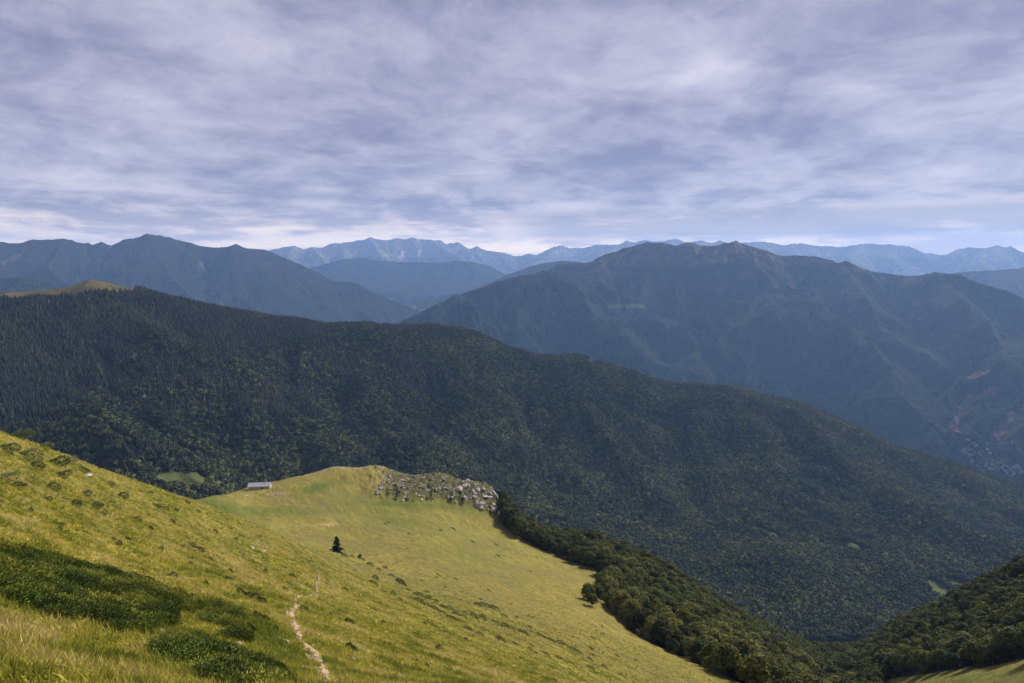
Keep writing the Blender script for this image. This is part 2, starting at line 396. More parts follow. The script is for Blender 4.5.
# long spur running down to the right
sp = np.concatenate([P(np.array([742., 800, 860, 930, 1000]), np.array([392., 428, 462, 500, 535]), np.array([2900., 2640, 2450, 2300, 2200]))])
def seg_dist(X, Y, pts):
    best = np.full(X.shape, 1e9); 
    for a, b in zip(pts[:-1], pts[1:]):
        d = b - a; t = np.clip(((X - a[0]) * d[0] + (Y - a[1]) * d[1]) / (d[0] ** 2 + d[1] ** 2), 0, 1)
        best = np.minimum(best, np.hypot(X - a[0] - t * d[0], Y - a[1] - t * d[1]))
    return best
Z += 55 * np.exp(-(seg_dist(X, Y, sp) / 90) ** 2) * msk
PX, PY = proj(X, Y, Z)
jit = fbm(X / 60, Y / 60, 3, 77) * 0.6
def eb(cx, cy, rx, ry, ang=0):
    c, q = math.cos(R(ang)), math.sin(R(ang)); dx = PX - cx; dy = PY - cy
    return smooth(1.25 - np.hypot((dx * c + dy * q) / rx, (-dx * q + dy * c) / ry) + jit * .5, 0, 0.35)
front = (Rr < 3300)
clearing = np.maximum.reduce([eb(182, 481, 26, 7.5, 2), 0.55 * eb(100, 362, 4, 13, -15), .8 * eb(555, 523, 13, 3.5, 8), 1.0 * eb(636, 524, 9, 3, -15), .9 * eb(768, 533, 14, 3, 22), .95 * eb(853, 548, 14, 4, 22), eb(866, 541, 8, 3),
    eb(938, 590, 16, 6, 30), .6 * eb(958, 585, 12, 4, 20), .6 * eb(596, 361, 12, 2.5), .5 * eb(690, 412, 40, 1.6, -18), .4 * eb(930, 495, 60, 1.2, 30), .5 * eb(540, 410, 8, 2)]) * front
summit = smooth(np.interp(PX, [-60, 0, 40, 70, 88, 110, 128, 140], [296, 294, 294, 292, 288, 286, 287, 288]) + 5 + jit * 3 - PY, -1, 2) * (PX < 135) * (Rr < 3400)
mid = Sheet('forest_hill', az, lr, Z, M_floor, attrs=dict(clearing=clearing, summit=summit))
mid_clear = np.maximum(clearing, summit)

# ------------------------------------------------------------------ FAR MOUNTAINS, as networks of ridges
def ridge_hill(name, lines, mat, azd, rr, n, slope, floor, wl, amp, conc=2600., main=1, sm=18., seed=0, attr_fn=None, warp=60., crag=0.0, keep=0.10, gfull=0.4, hi=(-300, 0)):
    az = np.linspace(R(azd[0]), R(azd[1]), n[0]); lr = np.linspace(math.log(rr[0]), math.log(rr[1]), n[1])
    A, L = np.meshgrid(az, lr); Rr = np.exp(L); X = np.sin(A) * Rr; Y = np.cos(A) * Rr
    segs = []; ms = []
    for k, ln in enumerate(lines):
        ln = np.array(ln, float); w = P(ln[:, 0], ln[:, 1], ln[:, 2])
        for a, b in zip(w[:-1], w[1:]): segs.append((a, b, k < main))
    def base(X, Y):
        wx = X + fbm(X / (wl * 1.3), Y / (wl * 1.3), 3, seed + 5) * warp; wy = Y + fbm(X / (wl * 1.3), Y / (wl * 1.3), 3, seed + 9) * warp * 3
        acc = np.full(X.shape, -1e5); dm = np.full(X.shape, 1e9)
        for a, b, mn in segs:
            d = b - a; t = np.clip(((wx - a[0]) * d[0] + (wy - a[1]) * d[1]) / (d[0] ** 2 + d[1] ** 2 + 1e-9), 0, 1)
            ds = np.hypot(wx - a[0] - t * d[0], wy - a[1] - t * d[1])
            z = a[2] + t * d[2] - slope * ds / (1 + ds / conc)
            hi_ = np.maximum(acc, z); acc = hi_ + sm * np.exp(-np.abs(acc - z) / sm) * 0.35
            dm = np.minimum(dm, ds)
        return acc, dm
    Z, dm = base(X, Y); e = wl * 0.06
    gx = (base(X + e, Y)[0] - Z) / e; gy = (base(X, Y + e)[0] - Z) / e
    mk = keep + (1 - keep) * smooth(dm, 0, wl * 0.55)
    g = gully(X, Y, gx, gy, wl, 6, seed, 0.46, full=gfull)
    Z = Z + g * amp * mk - amp * 0.3 * mk + (ridged(X / (wl * .35), Y / (wl * .35), 6, seed + 60, 0.55) - 0.6) * crag
    Z = np.maximum(Z, floor + fbm(X / 400, Y / 400, 4, seed) * 12)
    PX, PY = proj(X, Y, Z)
    at = dict(high=smooth(Z, hi[0], hi[1]), scree=np.zeros_like(Z), clearing=np.zeros_like(Z))
    if attr_fn: attr_fn(at, PX, PY, Rr, X, Y, Z)
    return Sheet(name, az, lr, Z, mat, attrs=at)

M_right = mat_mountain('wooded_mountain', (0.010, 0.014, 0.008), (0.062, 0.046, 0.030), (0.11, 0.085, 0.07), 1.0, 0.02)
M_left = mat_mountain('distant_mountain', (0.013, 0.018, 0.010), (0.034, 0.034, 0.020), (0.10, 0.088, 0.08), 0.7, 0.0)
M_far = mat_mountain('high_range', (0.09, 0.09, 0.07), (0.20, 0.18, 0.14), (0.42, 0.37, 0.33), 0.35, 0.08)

def right_attr(at, PX, PY, Rr, X, Y, Z):
    jit = fbm(X / 120, Y / 120, 4, 7)
    def e(cx, cy, rx, ry, ang=0, lo=0.0, hi=0.3):
        c, q = math.cos(R(ang)), math.sin(R(ang)); dx = PX - cx; dy = PY - cy
        return smooth(1.15 - np.hypot((dx * c + dy * q) / rx, (-dx * q + dy * c) / ry) + jit * .6, lo, hi)
    at['clearing'] = np.maximum.reduce([.7 * e(995, 462, 34, 9, 22) * (fbm(X / 90, Y / 90, 3, 12) > .1), e(627, 306, 15, 2.2), .5 * e(958, 306, 5, 1.2)])
    at['scree'] = np.maximum.reduce([.9 * e(977, 375, 12, 4, -25), .95 * e(984, 394, 13, 3.5, -25), .95 * e(966, 406, 14, 5, -52), .8 * e(955, 425, 5, 14, 15), .7 * e(1011, 415, 4, 10, 5), .6 * e(1000, 435, 9, 5), .5 * e(778, 292, 9, 9), .45 * e(852, 305, 4, 14, 15),
                               .5 * e(632, 285, 4, 12), .35 * e(965, 392, 6, 4), .5 * e(917, 279, 8, 3)])
    at['high'] = np.clip(at['high'] + 0.25 * e(778, 300, 16, 30, -10) , 0, 1)
right = ridge_hill('wooded_mountain', [
  [(560,264,9200),(590,262,9000),(605,254,8900),(625,248,8800),(640,244.5,8750),(652,242,8700),(662,243,8700),(672,246,8700),(685,242,8700),(692,243,8700),(700,245.5,8800),(712,246,8700),(725,243,8600),(743,240.5,8600),(752,243,8600),(765,249,8700),(783,255,8700),(805,256,8800),(830,260,8700),(843,263,8650),(850,261,8600),(857,265,8650),(872,270,8800),(890,273,8800),(908,276,8800),(925,274,8500),(937,272,8350),(955,274,8200),(968,279,8200),(985,285,8200),(1000,291,8100),(1024,299,8000),(1150,345,7500)],
  [(612,254,8850),(600,266,8300),(585,272,7900),(568,274,7600),(558,272,7550),(545,270.5,7500),(535,274,7450),(520,276,7400),(497,281,7250),(480,288,7100),(460,293,7000),(440,303,6850),(415,314,6750),(390,322,6700),(350,340,6600)],
  [(558,272,7550),(590,305,6900),(640,345,6300),(690,375,5900)],
  [(652,242,8700),(650,270,8200),(640,290,7700),(650,320,7100)],
  [(743,241,8600),(752,262,8150),(778,286,7600),(755,312,7100),(722,336,6500),(690,362,6000)],
  [(778,286,7600),(815,305,7150),(850,325,6750),(880,362,6200),(910,395,5700),(940,428,5300)],
  [(850,261,8600),(852,285,8000),(870,305,7500),(900,335,7000),(925,350,6700)],
  [(940,272,8300),(948,290,7900),(975,320,7300),(1010,350,6900),(1060,390,6400)],
  [(1060,330,7200),(1020,345,6500),(990,358,6100),(968,385,5700),(950,420,5300)],
  [(1120,380,6500),(1050,390,5800),(1015,405,5500),(1000,430,5200)]],
  M_right, (-14, 47), (4700, 11500), (1000, 560), 0.70, -1420, 480, 58, conc=6500, seed=21, attr_fn=right_attr, warp=95, keep=0.08, hi=(-260, 90))
def left_attr(at, PX, PY, Rr, X, Y, Z):
    at['clearing'] *= 0
left = ridge_hill('blue_mountain', [
  [(-200,262,12500),(-60,250,12300),(0,242,12200),(16,243,12100),(28,239,12000),(42,239.5,12000),(60,239,12000),(70,240,12000),(78,243,12100),(90,243,12100),(95,245,12100),(101,241.5,12000),(109,246,12100),(118,243,12000),(124,239,11900),(135,238.5,11900),(147,233.8,11800),(158,235,11800),(168,237,11800),(178,240,11800),(190,242.5,11700),(200,246,11700),(215,247.5,11600),(228,246.5,11600),(235,244,11550),(242,248,11500),(262,249.5,11400),(270,252,11300),(285,258,11200),(300,264,11100),(318,273,11000),(332,281.5,10900),(345,282,10800),(358,283.5,10700),(370,289,10600),(385,297,10500),(400,303,10400),(440,322,10200)],
  [(147,234,11800),(160,262,11000),(180,285,10200),(210,310,9500)],[(235,244,11550),(265,275,10700),(290,300,10000),(330,325,9400)],[(60,239,12000),(40,262,11200),(70,285,10400),(110,300,9600)],[(0,242,12200),(-30,262,11400),(-10,270,10800)],[(332,281,10900),(350,300,10300),(375,320,9700)]],
  M_left, (-47, -3), (8600, 14500), (760, 330), 0.62, -1420, 900, 95, conc=7000, seed=33, warp=60, keep=0.07, hi=(-500, 100))
foothill = ridge_hill('foothill', [[(-150,300,8800),(-60,284,8500),(0,279,8400),(18,276.5,8300),(32,279,8300),(50,287,8200),(80,305,8000)]],
  M_left, (-47, -30), (7400, 9600), (300, 160), 0.6, -1420, 700, 60, seed=39, warp=30, keep=0.08, hi=(100, 600))
back1 = ridge_hill('distant_hill', [[(440,300,12500),(490,283,12300),(508,274,12200),(530,267,12100),(545,263,12000),(560,260.5,12000),(575,261.5,12000),(595,265,12100),(620,268,12200),(680,275,12500)]],
  M_left, (-8, 15), (10500, 13900), (420, 180), 0.6, -1420, 800, 70, seed=45, warp=30, keep=0.08, hi=(-100, 500))
back2 = ridge_hill('mid_range', [[(240,300,17500),(290,285,17400),(314,268,17200),(325,264,17000),(345,259,17000),(365,257.5,17000),(380,261,17000),(400,262,17000),(420,261.5,16800),(440,263,16700),(457,260,16600),(475,262,16500),(490,266,16500),(505,274,16300),(540,295,16000)],
    [(380,261,17000),(400,285,15800),(390,300,15000)],[(457,260,16600),(450,280,15500),(440,300,14600)],[(345,259,17000),(350,280,16000),(360,300,15000)]],
  M_left, (-22, 4), (13600, 19000), (480, 240), 0.6, -1450, 1300, 130, seed=52, warp=80, keep=0.07, hi=(-200, 400))
back3 = ridge_hill('eastern_hill', [[(900,282,13500),(935,276,13400),(960,272.5,13300),(985,270.5,13200),(1000,270,13200),(1024,268,13100),(1100,266,13000),(1200,275,13000)],[(1000,270,13200),(1020,290,12300),(1060,310,11500)]],
  M_left, (26, 47), (11800, 15000), (420, 180), 0.6, -1420, 900, 80, seed=58, warp=40, keep=0.08, hi=(-100, 400))
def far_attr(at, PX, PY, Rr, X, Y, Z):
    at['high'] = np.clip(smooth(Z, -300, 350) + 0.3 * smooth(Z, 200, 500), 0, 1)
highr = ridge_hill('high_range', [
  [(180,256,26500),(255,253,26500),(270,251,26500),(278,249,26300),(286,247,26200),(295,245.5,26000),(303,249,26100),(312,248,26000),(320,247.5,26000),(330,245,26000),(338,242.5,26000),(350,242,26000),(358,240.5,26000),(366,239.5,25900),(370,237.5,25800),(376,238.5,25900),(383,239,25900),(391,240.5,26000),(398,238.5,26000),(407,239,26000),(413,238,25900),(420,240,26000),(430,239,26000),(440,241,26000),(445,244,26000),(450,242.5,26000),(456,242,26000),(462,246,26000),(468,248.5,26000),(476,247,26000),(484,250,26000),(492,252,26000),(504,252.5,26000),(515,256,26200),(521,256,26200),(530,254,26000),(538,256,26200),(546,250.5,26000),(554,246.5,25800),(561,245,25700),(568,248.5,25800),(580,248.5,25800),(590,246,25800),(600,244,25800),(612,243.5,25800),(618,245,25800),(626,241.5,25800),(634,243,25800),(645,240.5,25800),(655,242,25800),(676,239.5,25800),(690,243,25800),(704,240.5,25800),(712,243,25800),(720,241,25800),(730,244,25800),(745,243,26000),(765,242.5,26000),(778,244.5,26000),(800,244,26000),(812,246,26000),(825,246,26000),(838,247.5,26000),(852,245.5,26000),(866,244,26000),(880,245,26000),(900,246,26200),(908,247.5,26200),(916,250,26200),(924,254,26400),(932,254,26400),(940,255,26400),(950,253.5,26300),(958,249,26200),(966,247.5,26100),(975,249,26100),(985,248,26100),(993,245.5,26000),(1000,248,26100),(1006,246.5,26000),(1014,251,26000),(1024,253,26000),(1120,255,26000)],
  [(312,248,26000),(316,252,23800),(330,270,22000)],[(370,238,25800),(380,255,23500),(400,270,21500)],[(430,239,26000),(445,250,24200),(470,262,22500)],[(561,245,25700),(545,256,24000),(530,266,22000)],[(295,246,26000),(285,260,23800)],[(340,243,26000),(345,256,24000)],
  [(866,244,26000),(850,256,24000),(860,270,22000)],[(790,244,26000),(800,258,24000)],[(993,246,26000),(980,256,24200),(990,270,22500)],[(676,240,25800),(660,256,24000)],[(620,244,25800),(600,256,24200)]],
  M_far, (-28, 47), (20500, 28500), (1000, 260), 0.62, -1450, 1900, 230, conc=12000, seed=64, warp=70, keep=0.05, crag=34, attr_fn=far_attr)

# valley floor carrying everything, out to the edge of the haze
azg = np.linspace(R(-60), R(60), 240); lrg = np.linspace(math.log(1000), math.log(29000), 200)
A, L = np.meshgrid(azg, lrg); Rr = np.exp(L); X = np.sin(A) * Rr; Y = np.cos(A) * Rr
Zv = -1400 + fbm(X / 500, Y / 500, 4, 90) * 14 - 60 * smooth(Rr, 3500, 1500)
n = gnoise(X / 130, Y / 130, 91)
M_valley, b = new_mat('valley_floor'); p = b.pos()
vc = b.mix(b.ramp(b.vor(b.pos(), 0.011, 'Color'), 0.2, 0.8), (0.07, 0.10, 0.025), (0.17, 0.18, 0.06))
vc = b.mix(b.ramp(b.noise(p, 0.006, 5, 0.6), 0.45, 0.55), vc, (0.03, 0.04, 0.016)); b.out(vc, 0.95)
valley = Sheet('valley_floor', azg, lrg, Zv, M_valley)

# ------------------------------------------------------------------ scatter helper (geometry nodes, one object)
def scatter(name, pts, rot, scl, tint, idx, sources, matkind='stuff', label=None, cat=None, group=None):
    me = bpy.data.meshes.new(name); me.vertices.add(len(pts)); me.vertices.foreach_set('co', np.asarray(pts, np.float32).ravel())
    a = me.attributes.new('rot', 'FLOAT_VECTOR', 'POINT'); a.data.foreach_set('vector', np.asarray(rot, np.float32).ravel())
    a = me.attributes.new('scl', 'FLOAT_VECTOR', 'POINT'); a.data.foreach_set('vector', np.asarray(scl, np.float32).ravel())
    a = me.attributes.new('tint', 'FLOAT', 'POINT'); a.data.foreach_set('value', np.asarray(tint, np.float32))
    a = me.attributes.new('pick', 'INT', 'POINT'); a.data.foreach_set('value', np.asarray(idx, np.int32))
    ob = bpy.data.objects.new(name, me); COL.objects.link(ob)
    ob['kind'] = matkind
    if label: ob['label'] = label
    if cat: ob['category'] = cat
    src = bpy.data.collections.new(name + '_kinds')
    for i, mesh in enumerate(sources):
        so = bpy.data.objects.new('%s_kind_%02d' % (name, i), mesh); src.objects.link(so)
    ng = bpy.data.node_groups.new(name, 'GeometryNodeTree')
    ng.interface.new_socket('Geometry', in_out='INPUT', socket_type='NodeSocketGeometry'); ng.interface.new_socket('Geometry', in_out='OUTPUT', socket_type='NodeSocketGeometry')
    gi = ng.nodes.new('NodeGroupInput'); go = ng.nodes.new('NodeGroupOutput')
    ci = ng.nodes.new('GeometryNodeCollectionInfo'); ci.inputs[0].default_value = src; ci.inputs[1].default_value = True; ci.inputs[2].default_value = True
    ip = ng.nodes.new('GeometryNodeInstanceOnPoints'); ip.inputs['Pick Instance'].default_value = True
    def na(nm, dt):
        q = ng.nodes.new('GeometryNodeInputNamedAttribute'); q.data_type = dt; q.inputs[0].default_value = nm
        return next(o for o in q.outputs if o.enabled and o.name == 'Attribute')
    e2r = ng.nodes.new('FunctionNodeEulerToRotation')
    ng.links.new(gi.outputs[0], ip.inputs['Points']); ng.links.new(ci.outputs[0], ip.inputs['Instance'])
    ng.links.new(na('pick', 'INT'), ip.inputs['Instance Index']); ng.links.new(na('rot', 'FLOAT_VECTOR'), e2r.inputs[0])
    ng.links.new(e2r.outputs[0], ip.inputs['Rotation']); ng.links.new(na('scl', 'FLOAT_VECTOR'), ip.inputs['Scale'])
    ng.links.new(ip.outputs[0], go.inputs[0])
    md = ob.modifiers.new('scatter', 'NODES'); md.node_group = ng
    return ob

# ------------------------------------------------------------------ plant meshes
def conifer_mesh(name, h, tiers, seg, mat, seed, spread=0.17, jag=0.3):
    r_ = np.random.default_rng(seed); v = []; f = []
    for t in range(tiers):
        z0 = h * (0.06 + 0.90 * t / tiers); z1 = min(h, z0 + h * 1.9 / tiers); rad = h * spread * (1 - t / tiers) ** 0.85 + h * 0.012
        base = len(v); v.append((0, 0, z1))
        for k in range(seg):
            a = 2 * math.pi * k / seg + t * 0.7; q = rad * (1 + r_.uniform(-jag, jag)) * (1.0 if k % 2 == 0 else 0.62)
            v.append((math.cos(a) * q, math.sin(a) * q, z0 - (0.0 if k % 2 else h * 0.02) + r_.uniform(-.01, .01) * h))
        for k in range(seg): f.append((base, base + 1 + k, base + 1 + (k + 1) % seg))
    return raw_mesh(name, v, f, mats=[mat])
def leaf_cloud(lobes, per, size, seed, flat=0.0, up=0.35):
    """many small leaf faces spread over overlapping lobes (x, y, z, rx, rz)"""
    r_ = np.random.default_rng(seed); V = []; 
    for (x, y, z, rx, rz) in lobes:
        d = r_.normal(size=(per, 3)); d /= np.linalg.norm(d, axis=1)[:, None]
        d[:, 2] = np.where(d[:, 2] < -0.45, -d[:, 2], d[:, 2])
        rad = r_.uniform(0.72, 1.06, per)[:, None]
        c = d * rad * np.array([rx, rx, rz]) + np.array([x, y, z])
        n = d * 0.8 + r_.normal(size=(per, 3)) * 0.5; n[:, 2] += up; n /= np.linalg.norm(n, axis=1)[:, None]
        t = np.cross(n, r_.normal(size=(per, 3))); t /= np.linalg.norm(t, axis=1)[:, None]; s = np.cross(n, t)
        sz = size * r_.uniform(0.6, 1.4, per)[:, None]
        V.append(np.stack([c - t * sz, c - s * sz * .7, c + t * sz, c + s * sz * .7], 1))
    V = np.concatenate(V).reshape(-1, 3); Fc = np.arange(len(V)).reshape(-1, 4)
    return V, Fc
def crown_lobes(seed, h, w, n):
    r_ = np.random.default_rng(seed); L = [(0, 0, h * 0.62, w * 0.34, h * 0.30)]
    for i in range(n):
        a = i * 2.4 + r_.uniform(-.4, .4); q = math.sqrt((i + 0.5) / n) * w * 0.36
        z = h * (0.86 - 0.46 * (q / (w * .36)) ** 2) + r_.uniform(-.06, .06) * h
        s = w * r_.uniform(0.15, 0.24)
        L.append((math.cos(a) * q, math.sin(a) * q, z - s * .3, s, s * r_.uniform(.8, 1.1)))
    return L
def lump_mesh(name, h, w, mat, seed):
    r_ = np.random.default_rng(seed); bm = bmesh.new(); bmesh.ops.create_icosphere(bm, subdivisions=2, radius=1)
    off = r_.normal(size=(5, 3)); off /= np.linalg.norm(off, axis=1)[:, None]
    for v in bm.verts:
        c = np.array(v.co); k = 1 + 0.28 * max(0, max(float(c @ o) for o in off) - 0.6) * 2 + r_.uniform(-.16, .16)
        v.co = (c[0] * k * w / 2, c[1] * k * w / 2, (c[2] * k * .46 + .5) * h)
    me = bpy.data.meshes.new(name); bm.to_mesh(me); bm.free(); me.materials.append(mat); return me
def tube(pts, rad, seg=7):
    v = []; f = []
    pts = [Vector(p) for p in pts]
    for i, p in enumerate(pts):
        d = (pts[min(i + 1, len(pts) - 1)] - pts[max(i - 1, 0)]).normalized(); s = d.cross(Vector((0.3, 1, 0.2))).normalized(); t = d.cross(s)
        for k in range(seg):
            a = 2 * math.pi * k / seg; q = p + (s * math.cos(a) + t * math.sin(a)) * rad[i]; v.append(tuple(q))
    for i in range(len(pts) - 1):
        for k in range(seg): f.append((i * seg + k, i * seg + (k + 1) % seg, (i + 1) * seg + (k + 1) % seg, (i + 1) * seg + k))
    return v, f
def trunk_mesh(name, h, r, seed, limbs=5):
    r_ = np.random.default_rng(seed); V, Fq = tube([(0, 0, -0.6), (0.05 * h * r_.uniform(-1, 1), 0, h * .35), (0, 0.04 * h * r_.uniform(-1, 1), h * .8)], [r, r * .75, r * .25])
    for i in range(limbs):
        a = i * 2.4; z = h * (0.3 + .1 * i); v2, f2 = tube([(0, 0, z), (math.cos(a) * h * .15, math.sin(a) * h * .15, z + h * .12), (math.cos(a) * h * .27, math.sin(a) * h * .27, z + h * .22)], [r * .45, r * .3, r * .1], 5)
        o = len(V); V += v2; Fq += [tuple(q + o for q in ff) for ff in f2]
    return raw_mesh(name, V, Fq, True, [M_bark])

M_conifer = leaf_mat('conifer_needles', (0.009, 0.013, 0.010), (0.014, 0.020, 0.012), (0.040, 0.044, 0.018), 0.0)
M_broad = leaf_mat('broadleaf_far', (0.020, 0.030, 0.010), (0.048, 0.062, 0.014), (0.105, 0.112, 0.026), 0.0)
M_beech = leaf_mat('beech_leaves', (0.044, 0.055, 0.009), (0.064, 0.074, 0.012), (0.095, 0.094, 0.017), 0.22)
M_beech_o = leaf_mat('beech_leaves_single', (0.044, 0.055, 0.009), (0.064, 0.074, 0.012), (0.095, 0.094, 0.017), 0.22, inst=None)
M_fir = leaf_mat('fir_needles', (0.030, 0.045, 0.018), (0.036, 0.052, 0.020), (0.046, 0.060, 0.024), 0.1, inst=None)
M_jun = leaf_mat('juniper_needles', (0.045, 0.065, 0.011), (0.090, 0.120, 0.016), (0.20, 0.205, 0.032), 0.12)
M_jun_o = leaf_mat('juniper_needles_single', (0.035, 0.055, 0.014), (0.045, 0.065, 0.016), (0.065, 0.078, 0.022), 0.1, inst=None)
M_grass = leaf_mat('grass_blades', (0.17, 0.20, 0.024), (0.43, 0.385, 0.055), (0.57, 0.47, 0.17), 0.45, var=0.25)

# ------------------------------------------------------------------ woods on the forest hill: one mass
N = 300000
a = rng.uniform(R(-44), R(44), N); u = rng.uniform(0, 1, N)
r = np.sqrt(1350 ** 2 + u * (3450 ** 2 - 1350 ** 2)); l = np.log(r)
cl = np.interp(a, caz, clr)
keep = (l < cl + 0.05) & (mid.sample(mid_clear, a, l) < 0.35)
# thin by visibility: nothing stands behind the near hill's left part
a, l, r, cl = a[keep], l[keep], r[keep], cl[keep]
x = np.sin(a) * r; y = np.cos(a) * r; z = mid.sample(mid.Z, a, l)
px, py = proj(x, y, z)
low = np.interp(px, [-100, 0, 60, 130, 190, 250, 370, 500, 520, 640, 740, 850, 940, 1024, 1100], [440, 440, 470, 500, 520, 505, 490, 520, 540, 575, 620, 665, 620, 580, 560])
k = py < low; a, l, r, x, y, z, px, py = [q[k] for q in (a, l, r, x, y, z, px, py)]
# conifers above left, broadleaves below right, in patches
f = (px - 340) / 330 + (py - 385) / 90 + fbm(x / 260, y / 260, 4, 13) * 1.3
isb = rng.uniform(0, 1, len(a)) < .85 * smooth(f, -0.9, 1.3)
patch = fbm(x / 140, y / 140, 4, 21) + .5 * fbm(x / 420, y / 420, 2, 23) + .25 * smooth(py, 430, 560) * smooth(px, 150, 450)
tint = np.clip(0.34 + patch * 0.5 + rng.normal(0, 0.24, len(a)), 0, 1)
size = np.where(isb, rng.uniform(10, 19, len(a)), rng.uniform(10, 19, len(a))) * (1 + 0.2 * fbm(x / 90, y / 90, 3, 25))
src = [conifer_mesh('conifer_far_%d' % i, 1.0, 4, 8, M_conifer, 100 + i, 0.15 + 0.02 * i) for i in range(3)] + [raw_mesh('broadleaf_far_%d' % i, *leaf_cloud([(0, 0, .55, .30 + .03 * i, .42), (.16, .1, .5, .22, .3), (-.15, .08, .45, .22, .32), (.02, -.18, .5, .2, .3)], 26, .13, 200 + i), mats=[M_broad]) for i in range(3)]
pick = np.where(isb, rng.integers(3, 6, len(a)), rng.integers(0, 3, len(a)))
scl = np.stack([size * rng.uniform(.85, 1.2, len(a))] * 2 + [size], -1)
rot = np.zeros((len(a), 3)); rot[:, 2] = rng.uniform(0, 6.28, len(a))
order = src
scatter('forest', np.stack([x, y, z - 0.8], -1), rot, scl, tint, pick, src, label='dark mixed forest of conifers and broadleaves covering the facing hillside', cat='forest')
print('forest trees', len(a))

# ------------------------------------------------------------------ beech woods near the meadow
BH = 11.0
beech_v = []
for i in range(5):
    V, Fq = leaf_cloud(crown_lobes(300 + i, BH, 10.5, 16), 150, 0.42, 400 + i)
    Vt, Ft = tube([(0, 0, -1.5), (0.2, 0, BH * .3), (0, 0.2, BH * .7)], [.28, .2, .08])
    beech_v.append((V, Fq, Vt, Ft))
def comb(i, m):
    V, Fq, Vt, Ft = beech_v[i]
    return raw_mesh('beech_%d' % i, np.concatenate([V, np.array(Vt)]), np.concatenate([Fq, np.array(Ft) + len(V)]), mats=[m, M_bark], mi=[0] * len(Fq) + [1] * len(Ft))
N = 42000
a = rng.uniform(R(-2), R(48), N); r = np.sqrt(rng.uniform(200 ** 2, 1000 ** 2, N)); l = np.log(r)
x = np.sin(a) * r; y = np.cos(a) * r; z = near.sample(near.Z, a, l); px, py = proj(x, y, z)
iw = in_left_wood(px, py, r); irw = in_right_wood(px, py, r); k = (iw | irw) & (px < 1090)
x, y, z, px, py, r, iw = [q[k] for q in (x, y, z, px, py, r, iw)]
# dart throwing for even spacing
cell = 4.1; seen = {}; sel = []
for i in range(len(x)):
    c = (int(x[i] // cell), int(y[i] // cell)); ok = True
    for dx in (-1, 0, 1):
        for dy in (-1, 0, 1):
            for j in seen.get((c[0] + dx, c[1] + dy), ()):
                if (x[i] - x[j]) ** 2 + (y[i] - y[j]) ** 2 < cell ** 2: ok = False
    if ok: seen.setdefault(c, []).append(i); sel.append(i)
sel = np.array(sel); x, y, z, px, py, r, iw = [q[sel] for q in (x, y, z, px, py, r, iw)]
# what the viewer can see of them: compare the crown's line of sight with the terrain in front
def visible(sheet, x, y, z):
    a = np.arctan2(x, y); rr = np.hypot(x, y); t = z / rr; T = sheet.Z / np.exp(sheet.lr)[:, None]
    M = np.maximum.accumulate(T, axis=0); return t >= sheet.sample(M, a, np.log(rr * 0.985)) - 1e-4
vis = visible(near, x, y, z + 11)
print('beech total', len(x), 'visible', vis.sum())
x, y, z, px, py, r, iw = [q[vis] for q in (x, y, z, px, py, r, iw)]
inframe = (px > 0) & (px < 1030) & (py < 700)
hgt = rng.uniform(0.62, 1.22, len(x)) * (1 + .2 * ((px < 600) & (py < 575))) * (1 + 0.15 * fbm(x / 60, y / 60, 3, 71)); yaw = rng.uniform(0, 6.28, len(x))
tint = np.clip(0.35 + fbm(x / 70, y / 70, 3, 61) * .4 + rng.normal(0, .22, len(x)), 0, 1)
show = np.where(inframe, hgt / r, 0); order_ = np.argsort(-show); single = order_[:280]; rest = order_[280:]
crownm = [raw_mesh('beech_crown_%d' % i, beech_v[i][0], beech_v[i][1], mats=[M_beech_o]) for i in range(5)]
trunkm = [trunk_mesh('beech_trunk_%d' % i, BH, .3, 500 + i) for i in range(5)]
def thing(name, label, cat, loc, rz=0, group=None, sc=1.0):
    o = bpy.data.objects.new(name, None); COL.objects.link(o); o.location = loc; o.rotation_euler = (0, 0, rz); o.empty_display_size = 0.5
    o.scale = (sc, sc, sc) if not hasattr(sc, '__len__') else sc
    o['label'] = label; o['category'] = cat
    if group: o['group'] = group
    return o
def part(name, me, par):
    o = bpy.data.objects.new(name, me); COL.objects.link(o); o.parent = par; return o
def tree(name, label, loc, cm, tm_, rz, group, sc, cat='tree'):
    t = thing(name, label, cat, loc, rz, group, sc); part('crown', cm, t); part('trunk', tm_, t); return t
for j, i in enumerate(single):
    left_side = iw[i]
    lab = 'broadleaf tree among the many packed crowns of the wood beside the middle meadow' if left_side else 'broadleaf tree among the many packed crowns of the wood on the right-hand slope'
    q = rng.integers(0, 5)
    tree('beech_tree', lab, (x[i], y[i], z[i] - .3), crownm[q], trunkm[q], yaw[i], 'trees of the wood beside the middle meadow' if left_side else 'trees of the wood on the right-hand slope', hgt[i])
rot = np.zeros((len(rest), 3)); rot[:, 2] = yaw[rest]
scatter('beech_wood', np.stack([x, y, z - .3], -1)[rest], rot, np.stack([hgt[rest]] * 3, -1), tint[rest], rng.integers(0, 5, len(rest)), [comb(i, M_beech) for i in range(5)], label='farther broadleaf crowns of the woods falling away below the meadows', cat='woodland')

def at_ground(px, py):
    h = near.hit([px], [py])[0]; return h
